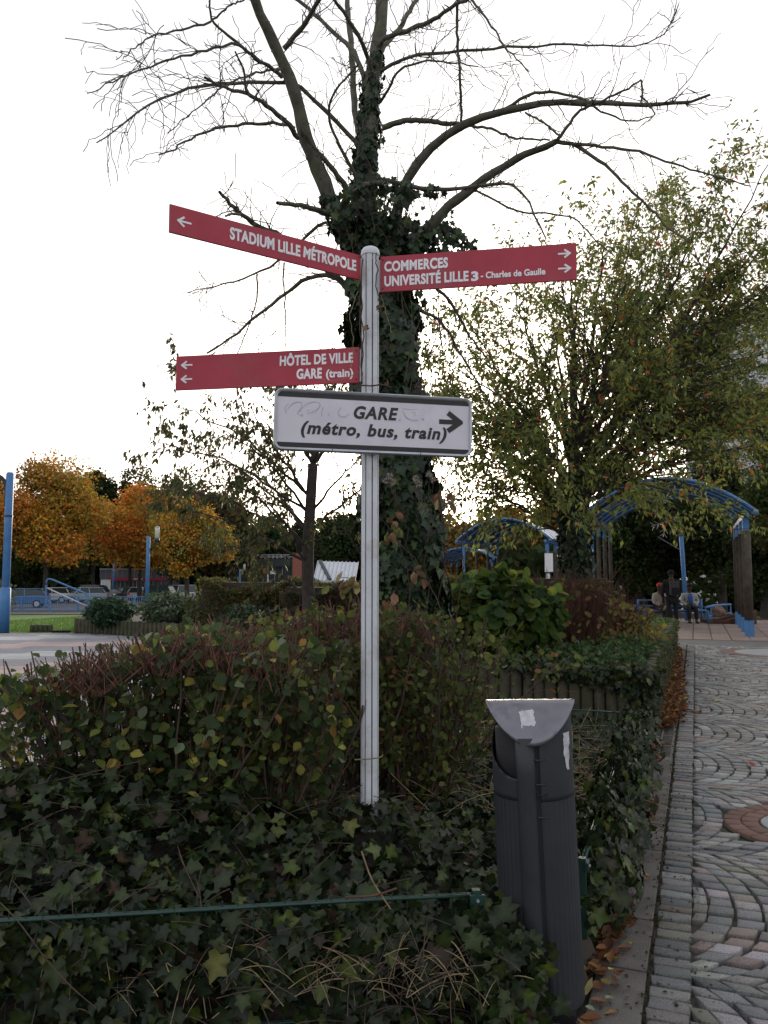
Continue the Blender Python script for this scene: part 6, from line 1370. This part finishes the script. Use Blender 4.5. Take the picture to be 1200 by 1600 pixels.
# long shop behind the maples
YS = 128; g0 = float(zg(YS)); sh = thing('shop_building', (at(215, 900, YS)[0], YS, g0), 'long low grey shop front with a red sign band, behind the parked cars and maples', 'building')
x0, z1 = PXY(157, 890, YS); x1, _ = PXY(272, 890, YS); M['shopgrey'] = surf('grey_cladding', (.15, .15, .17), .7, .2, .4); M['shopred'] = surf('red_band', (.45, .03, .07), .5, .15, 1)
bx('wall', x0, x1, YS, YS + 12, g0, z1, M['shopgrey'], sh); xa, za = PXY(170, 903, YS); xb_, zb_ = PXY(262, 907, YS); fb = bx('sign_band', xa, xb_, YS - .35, YS - .02, zb_, za, M['shopred'], sh)
for q in range(6): xq = PXY(211 + q * 2.4, 905, YS)[0]; m = MB(); m.lathe((xq, YS - .40, (za + zb_) / 2), [(.02, -.14), (.12, -.07), (.12, .07), (.02, .14)], 8); m.build('sign_dot', M['white'], fb)
for q in range(9): xq = x0 + (x1 - x0) * (q + .5) / 9; w = bx('window', xq - .45, xq + .45, YS - .1, YS - .01, g0 + .9, zb_ - .15, M['glass'], sh); bx('mullion', xq - .03, xq + .03, YS - .14, YS - .02, g0 + .9, zb_ - .15, M['grey_metal'], w)
for q in range(14): xq = x0 + (x1 - x0) * q / 13; bx('cladding_joint', xq - .03, xq + .03, YS - .06, YS - .01, za, z1, M['grey_metal'], sh)
bx('parapet', x0 - .1, x1 + .1, YS - .15, YS + 12, z1, z1 + .18, M['grey_metal'], sh)
xa, za = PXY(166, 886, 96); t = thing('utility_cabinet', (xa, 96, zg(96)), 'pale square kiosk box standing between the parked cars', 'cabinet'); bx('body', xa - .45, xa + .45, 95.6, 96.4, zg(96), PXY(166, 907, 96)[1], M['white'], t); bx('lid', xa - .5, xa + .5, 95.5, 96.5, PXY(166, 907, 96)[1], PXY(166, 907, 96)[1] + .1, M['grey_metal'], t); bx('door', xa - .35, xa + .35, 95.56, 95.6, zg(96) + .2, PXY(166, 907, 96)[1] - .15, M['grey_metal'], t)
# pale tower block at the right
YT = 92; tw = thing('apartment_tower', (at(1187, 900, YT)[0], YT, zg(YT)), 'pale grey apartment tower with recessed balconies showing above the trees at the right edge', 'building')
xc, zt = PXY(1186, 487, YT); g0 = float(zg(YT)); xl, zl = PXY(1139, 524, YT + 4)
ca, sa_ = math.cos(.55), math.sin(.55)
cor = np.array((xc, YT, 0)); dl = norm(np.array((xl - xc, 5.2, 0))); LL = 6.2; dr = np.array((-dl[1] * -1, dl[0] * -1, 0)); dr = norm(np.array((.80, .60, 0))); LR = 16
dl = norm(np.array((-.80, .60, 0)))
c1 = cor + dl * 2.6; c2 = cor + dr * LR
m = MB(); q = [cor, c2, c2 + dl * 12, cor + dl * 12]; m.prism([(v[0], v[1], g0) for v in [cor, c2, c2 + dl * 9, c1 + dl * 6.4]][::1], (0, 0, zt - g0)); m.build('wall', M['tower'], tw)
m = MB(); m.prism([(v[0], v[1], zt) for v in [cor - dr * .1 - dl * .1, c2 + dr * .1 - dl * .1, c2 + dl * 9.1, c1 + dl * 6.5]], (0, 0, .35)); m.build('roof', M['tower_side'], tw)
nrm_l = norm(np.array((dl[1] * -1, dl[0], 0))); nrm_l = nrm_l if nrm_l[1] < 0 else -nrm_l; nrm_r = np.array((dr[1], -dr[0], 0))
for fl in range(11):
    z = zt - 3.9 - fl * 2.75
    if z < g0: break
    for base, dv_, nv, spots in ((cor, dl, nrm_l, (1.3, 3.4)), (cor, dr, nrm_r, (2.2, 5.2, 8.2, 11.2, 14.0))):
        for sp__ in spots:
            c_ = base + dv_ * sp__; a_ = c_ - dv_ * .62; b_ = c_ + dv_ * .62; m = MB(); m.prism([(*(a_ + nv * .02)[:2], z), (*(b_ + nv * .02)[:2], z), (*(b_ + nv * .02)[:2], z + 1.35), (*(a_ + nv * .02)[:2], z + 1.35)], nv * .03); w = m.build('window', M['glass'], tw)
            m = MB(); m.beam((*(c_ + nv * .08)[:2], z), (*(c_ + nv * .08)[:2], z + 1.35), .08, .05, up=tuple(nv)); m.build('frame', M['white'], w)
            m = MB(); m.beam((*(a_ + nv * .08)[:2], z - .06), (*(b_ + nv * .08)[:2], z - .06), .14, .09); m.build('sill', M['tower_side'], w)
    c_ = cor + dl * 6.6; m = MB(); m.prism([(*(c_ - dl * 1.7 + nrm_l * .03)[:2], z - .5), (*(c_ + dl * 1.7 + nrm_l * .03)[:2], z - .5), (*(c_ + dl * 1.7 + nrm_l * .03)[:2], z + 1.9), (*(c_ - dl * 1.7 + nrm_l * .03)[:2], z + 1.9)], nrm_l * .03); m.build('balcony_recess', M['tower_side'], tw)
    m = MB(); m.beam((*(c_ - dl * 1.8 + nrm_l * .5)[:2], z), (*(c_ + dl * 1.8 + nrm_l * .5)[:2], z), .08, 1.0); m.build('balcony_front', M['tower'], tw)
    m = MB(); m.beam((*(c_ - dl * 1.8 + nrm_l * .25)[:2], z - .55), (*(c_ + dl * 1.8 + nrm_l * .25)[:2], z - .55), .55, .14); m.build('balcony_floor', M['tower'], tw)
m = MB(); tip = cor + dl * 2 + dr * 1
for e_ in (0, 2.2): m.tube([(*(tip + dr * e_)[:2], zt + .3), (*(tip + dr * e_)[:2], zt + 2.2)], .04, 5)
m.tube([(*tip[:2], zt + 2.1), (*(tip + dr * 8)[:2], zt + 2.1)], .03, 5); m.build('roof_rail', M['grey_metal'], tw)

# ------------------------------------------------------------------ FALLEN LEAVES
fl_cols = [(.20, .09, .04), (.24, .13, .055), (.13, .06, .032), (.19, .05, .03), (.36, .28, .08), (.14, .08, .045)]
n = 9500; s_ = np.where(rng.random(n) < .5, rng.uniform(.3, 15, n), rng.uniform(5.9, 11, n)); dn = np.interp(s_, [0, 3, 5, 6, 10, 14], [.10, .09, .05, .12, .16, .10])
nn_ = np.where(s_ > 5.85, -.20 + np.abs(rng.normal(size=n)) * np.interp(s_, [5.8, 7, 8, 11, 15], [.05, .12, .09, .07, .05]), -.20 + rng.normal(size=n) * .045)
k = (np.sin(s_ * 3.1) + np.sin(s_ * 7.7 + 1) + rng.normal(size=n) * .7 > .2) | (s_ > 5.8); s_, nn_ = s_[k], nn_[k]; n = len(s_)
pos = P0 + np.outer(s_, U) + np.outer(nn_, N_); pos[:, 2] = .035 + rng.uniform(0, .05, n)
tint, _ = palette(n, fl_cols, [4, 3, 3, .9, .6, 2], .3)
batch('leaf_litter', CURL, pos, orient(norm(rdir(n) * np.array((1, 1, .3))), norm(rdir(n) * .5 + np.array((0, 0, 1)))), rng.uniform(.035, .075, n), tint, M['dry_leaf'], None, kind='stuff', label='brown drift of fallen leaves between the palings and the path edging', cat='leaf litter')
ci = {}
def fallen(px_, py, sz_, col, tm, label, yaw, shared=False):
    p = on(px_, py, .04); V, Fs = tm; key = (id(tm), col)
    if key not in ci: ci[key] = mesh_np('fallen_leaf', V, np.array(Fs), M['dry_leaf'], np.array(col)[None] * np.ones((len(V), 1)))
    o = bpy.data.objects.new('fallen_leaf', ci[key]); COL.objects.link(o); o.location = tuple(p); o.rotation_euler = (rng.normal() * .15, rng.normal() * .15, yaw); o.scale = (sz_,) * 3
    tagp(o, label, 'leaf', 'fallen leaves on the paving')
fallen(918, 1553, .115, (.34, .29, .13), MAPLE, 'large pale yellow maple leaf right beside the foot of the litter bin', .5)
fallen(948, 1566, .06, (.27, .13, .08), CURL, 'salmon pink leaf just right of the large pale maple leaf by the bin', 1.2)
fallen(959, 1558, .04, (.22, .24, .13), CURL, 'small pale green leaf beside the salmon leaf near the bin foot', 2.0)
fallen(948, 1484, .10, (.26, .06, .035), MAPLE, 'dark red leaf standing among brown ones, above the bin foot', 3.0)
fallen(934, 1460, .09, (.22, .05, .045), CURL, 'crimson curled leaf against the ivy edge', .3)
fallen(963, 1480, .06, (.30, .15, .10), CURL, 'pinkish leaf touching the dark red one', 4.2)
fallen(1018, 1372, .06, (.42, .22, .11), CURL, 'orange-tan leaf lying on the border setts of the path', 1.7)
fallen(1182, 1197, .075, (.40, .07, .05), CURL, 'bright red leaf on the setts at the right, above the brick medallion', 1.4)
fallen(1124, 1095, .10, (.45, .38, .12), MAPLE, 'yellow leaf alone on the far setts', .9)
fallen(1003, 1234, .09, (.32, .16, .05), MAPLE, 'orange leaf on the edging by the drain grate', 2.6)
fallen(930, 1578, .035, (.24, .27, .18), CURL, 'tiny pale leaf at the very bottom beside the bin', 1.3)
fallen(966, 1579, .06, (.40, .20, .05), LANCE, 'narrow orange leaf at the bottom edge of the edging slab', 1.5)
for i, (px_, py, sz_, lab) in enumerate([
    (915, 1512, .09, 'orange brown curled leaf closest to the bin side, above the pale maple leaf'),
    (932, 1520, .08, 'tan maple leaf between the bin and the crumpled leaf pair near its foot'),
    (968, 1497, .08, 'pale tan curled leaf at the slab edge just below the dark red leaf'),
    (962, 1440, .09, 'long ochre leaf pointing towards the setts, above the crimson leaf'),
    (978, 1436, .06, 'small yellow-brown leaf tip nearest the joint beside the long ochre leaf'),
    (955, 1400, .08, 'brown leaf at the ivy foot one step above the long ochre leaf'),
    (965, 1382, .08, 'reddish brown leaf against the ivy level with the orange-tan leaf on the setts'),
    (985, 1335, .09, 'upper leaf of the brown clump halfway along the ivy spill'),
    (975, 1308, .10, 'broad orange-brown leaf topping the biggest clump by the ivy spill'),
    (985, 1258, .07, 'light brown leaf just below the drain grate, at the ivy edge'),
    (1046, 1122, .07, 'single orange leaf on the slab by the corner of the palings'),
    (1028, 1133, .06, 'small brown leaf at the foot of the corner paling'),
    (905, 1590, .08, 'rust red leaf at the bottom edge of the photo under the bin'),
    (925, 1597, .07, 'second rust leaf cut by the bottom edge, right of the bin foot')]):
    fallen(px_, py, sz_, [fl_cols[0], fl_cols[1], fl_cols[4], fl_cols[2]][i % 4], [CURL, MAPLE, CURL][i % 3], lab, rng.uniform(0, 6))
# moss and crumbs in the joint between the edging and the setts
n = 2600; s_ = rng.uniform(L0, L1, n); pos = P0 + np.outer(s_, U) + np.outer(rng.normal(size=n) * .010 - .002, N_); pos[:, 2] = .012 + rng.uniform(0, .018, n)
tint, _ = palette(n, [(.05, .06, .025), (.05, .035, .02), (.12, .08, .04)], [3, 3, 1]); batch('joint_moss', QUAD, pos, orient(rdir(n), rdir(n)), rng.uniform(.008, .022, n), tint, M['dry_leaf'], None, kind='stuff', label='moss and crumbs in the joint along the border setts', cat='moss')
n = 900; pos = P0 + np.outer(rng.uniform(-1, 5, n), U) + np.outer(rng.uniform(-.36, .25, n), N_); pos[:, 2] = .034; tint, _ = palette(n, [(.04, .03, .02), (.1, .07, .04)], [3, 1])
batch('crumbs', QUAD, pos, orient(norm(rdir(n) * np.array((1, 1, .2))), norm(rdir(n) * .4 + np.array((0, 0, 1)))), rng.uniform(.006, .022, n), tint, M['dry_leaf'], None, kind='stuff', label='crumbs of soil and twig scattered on the edging slabs', cat='crumbs')
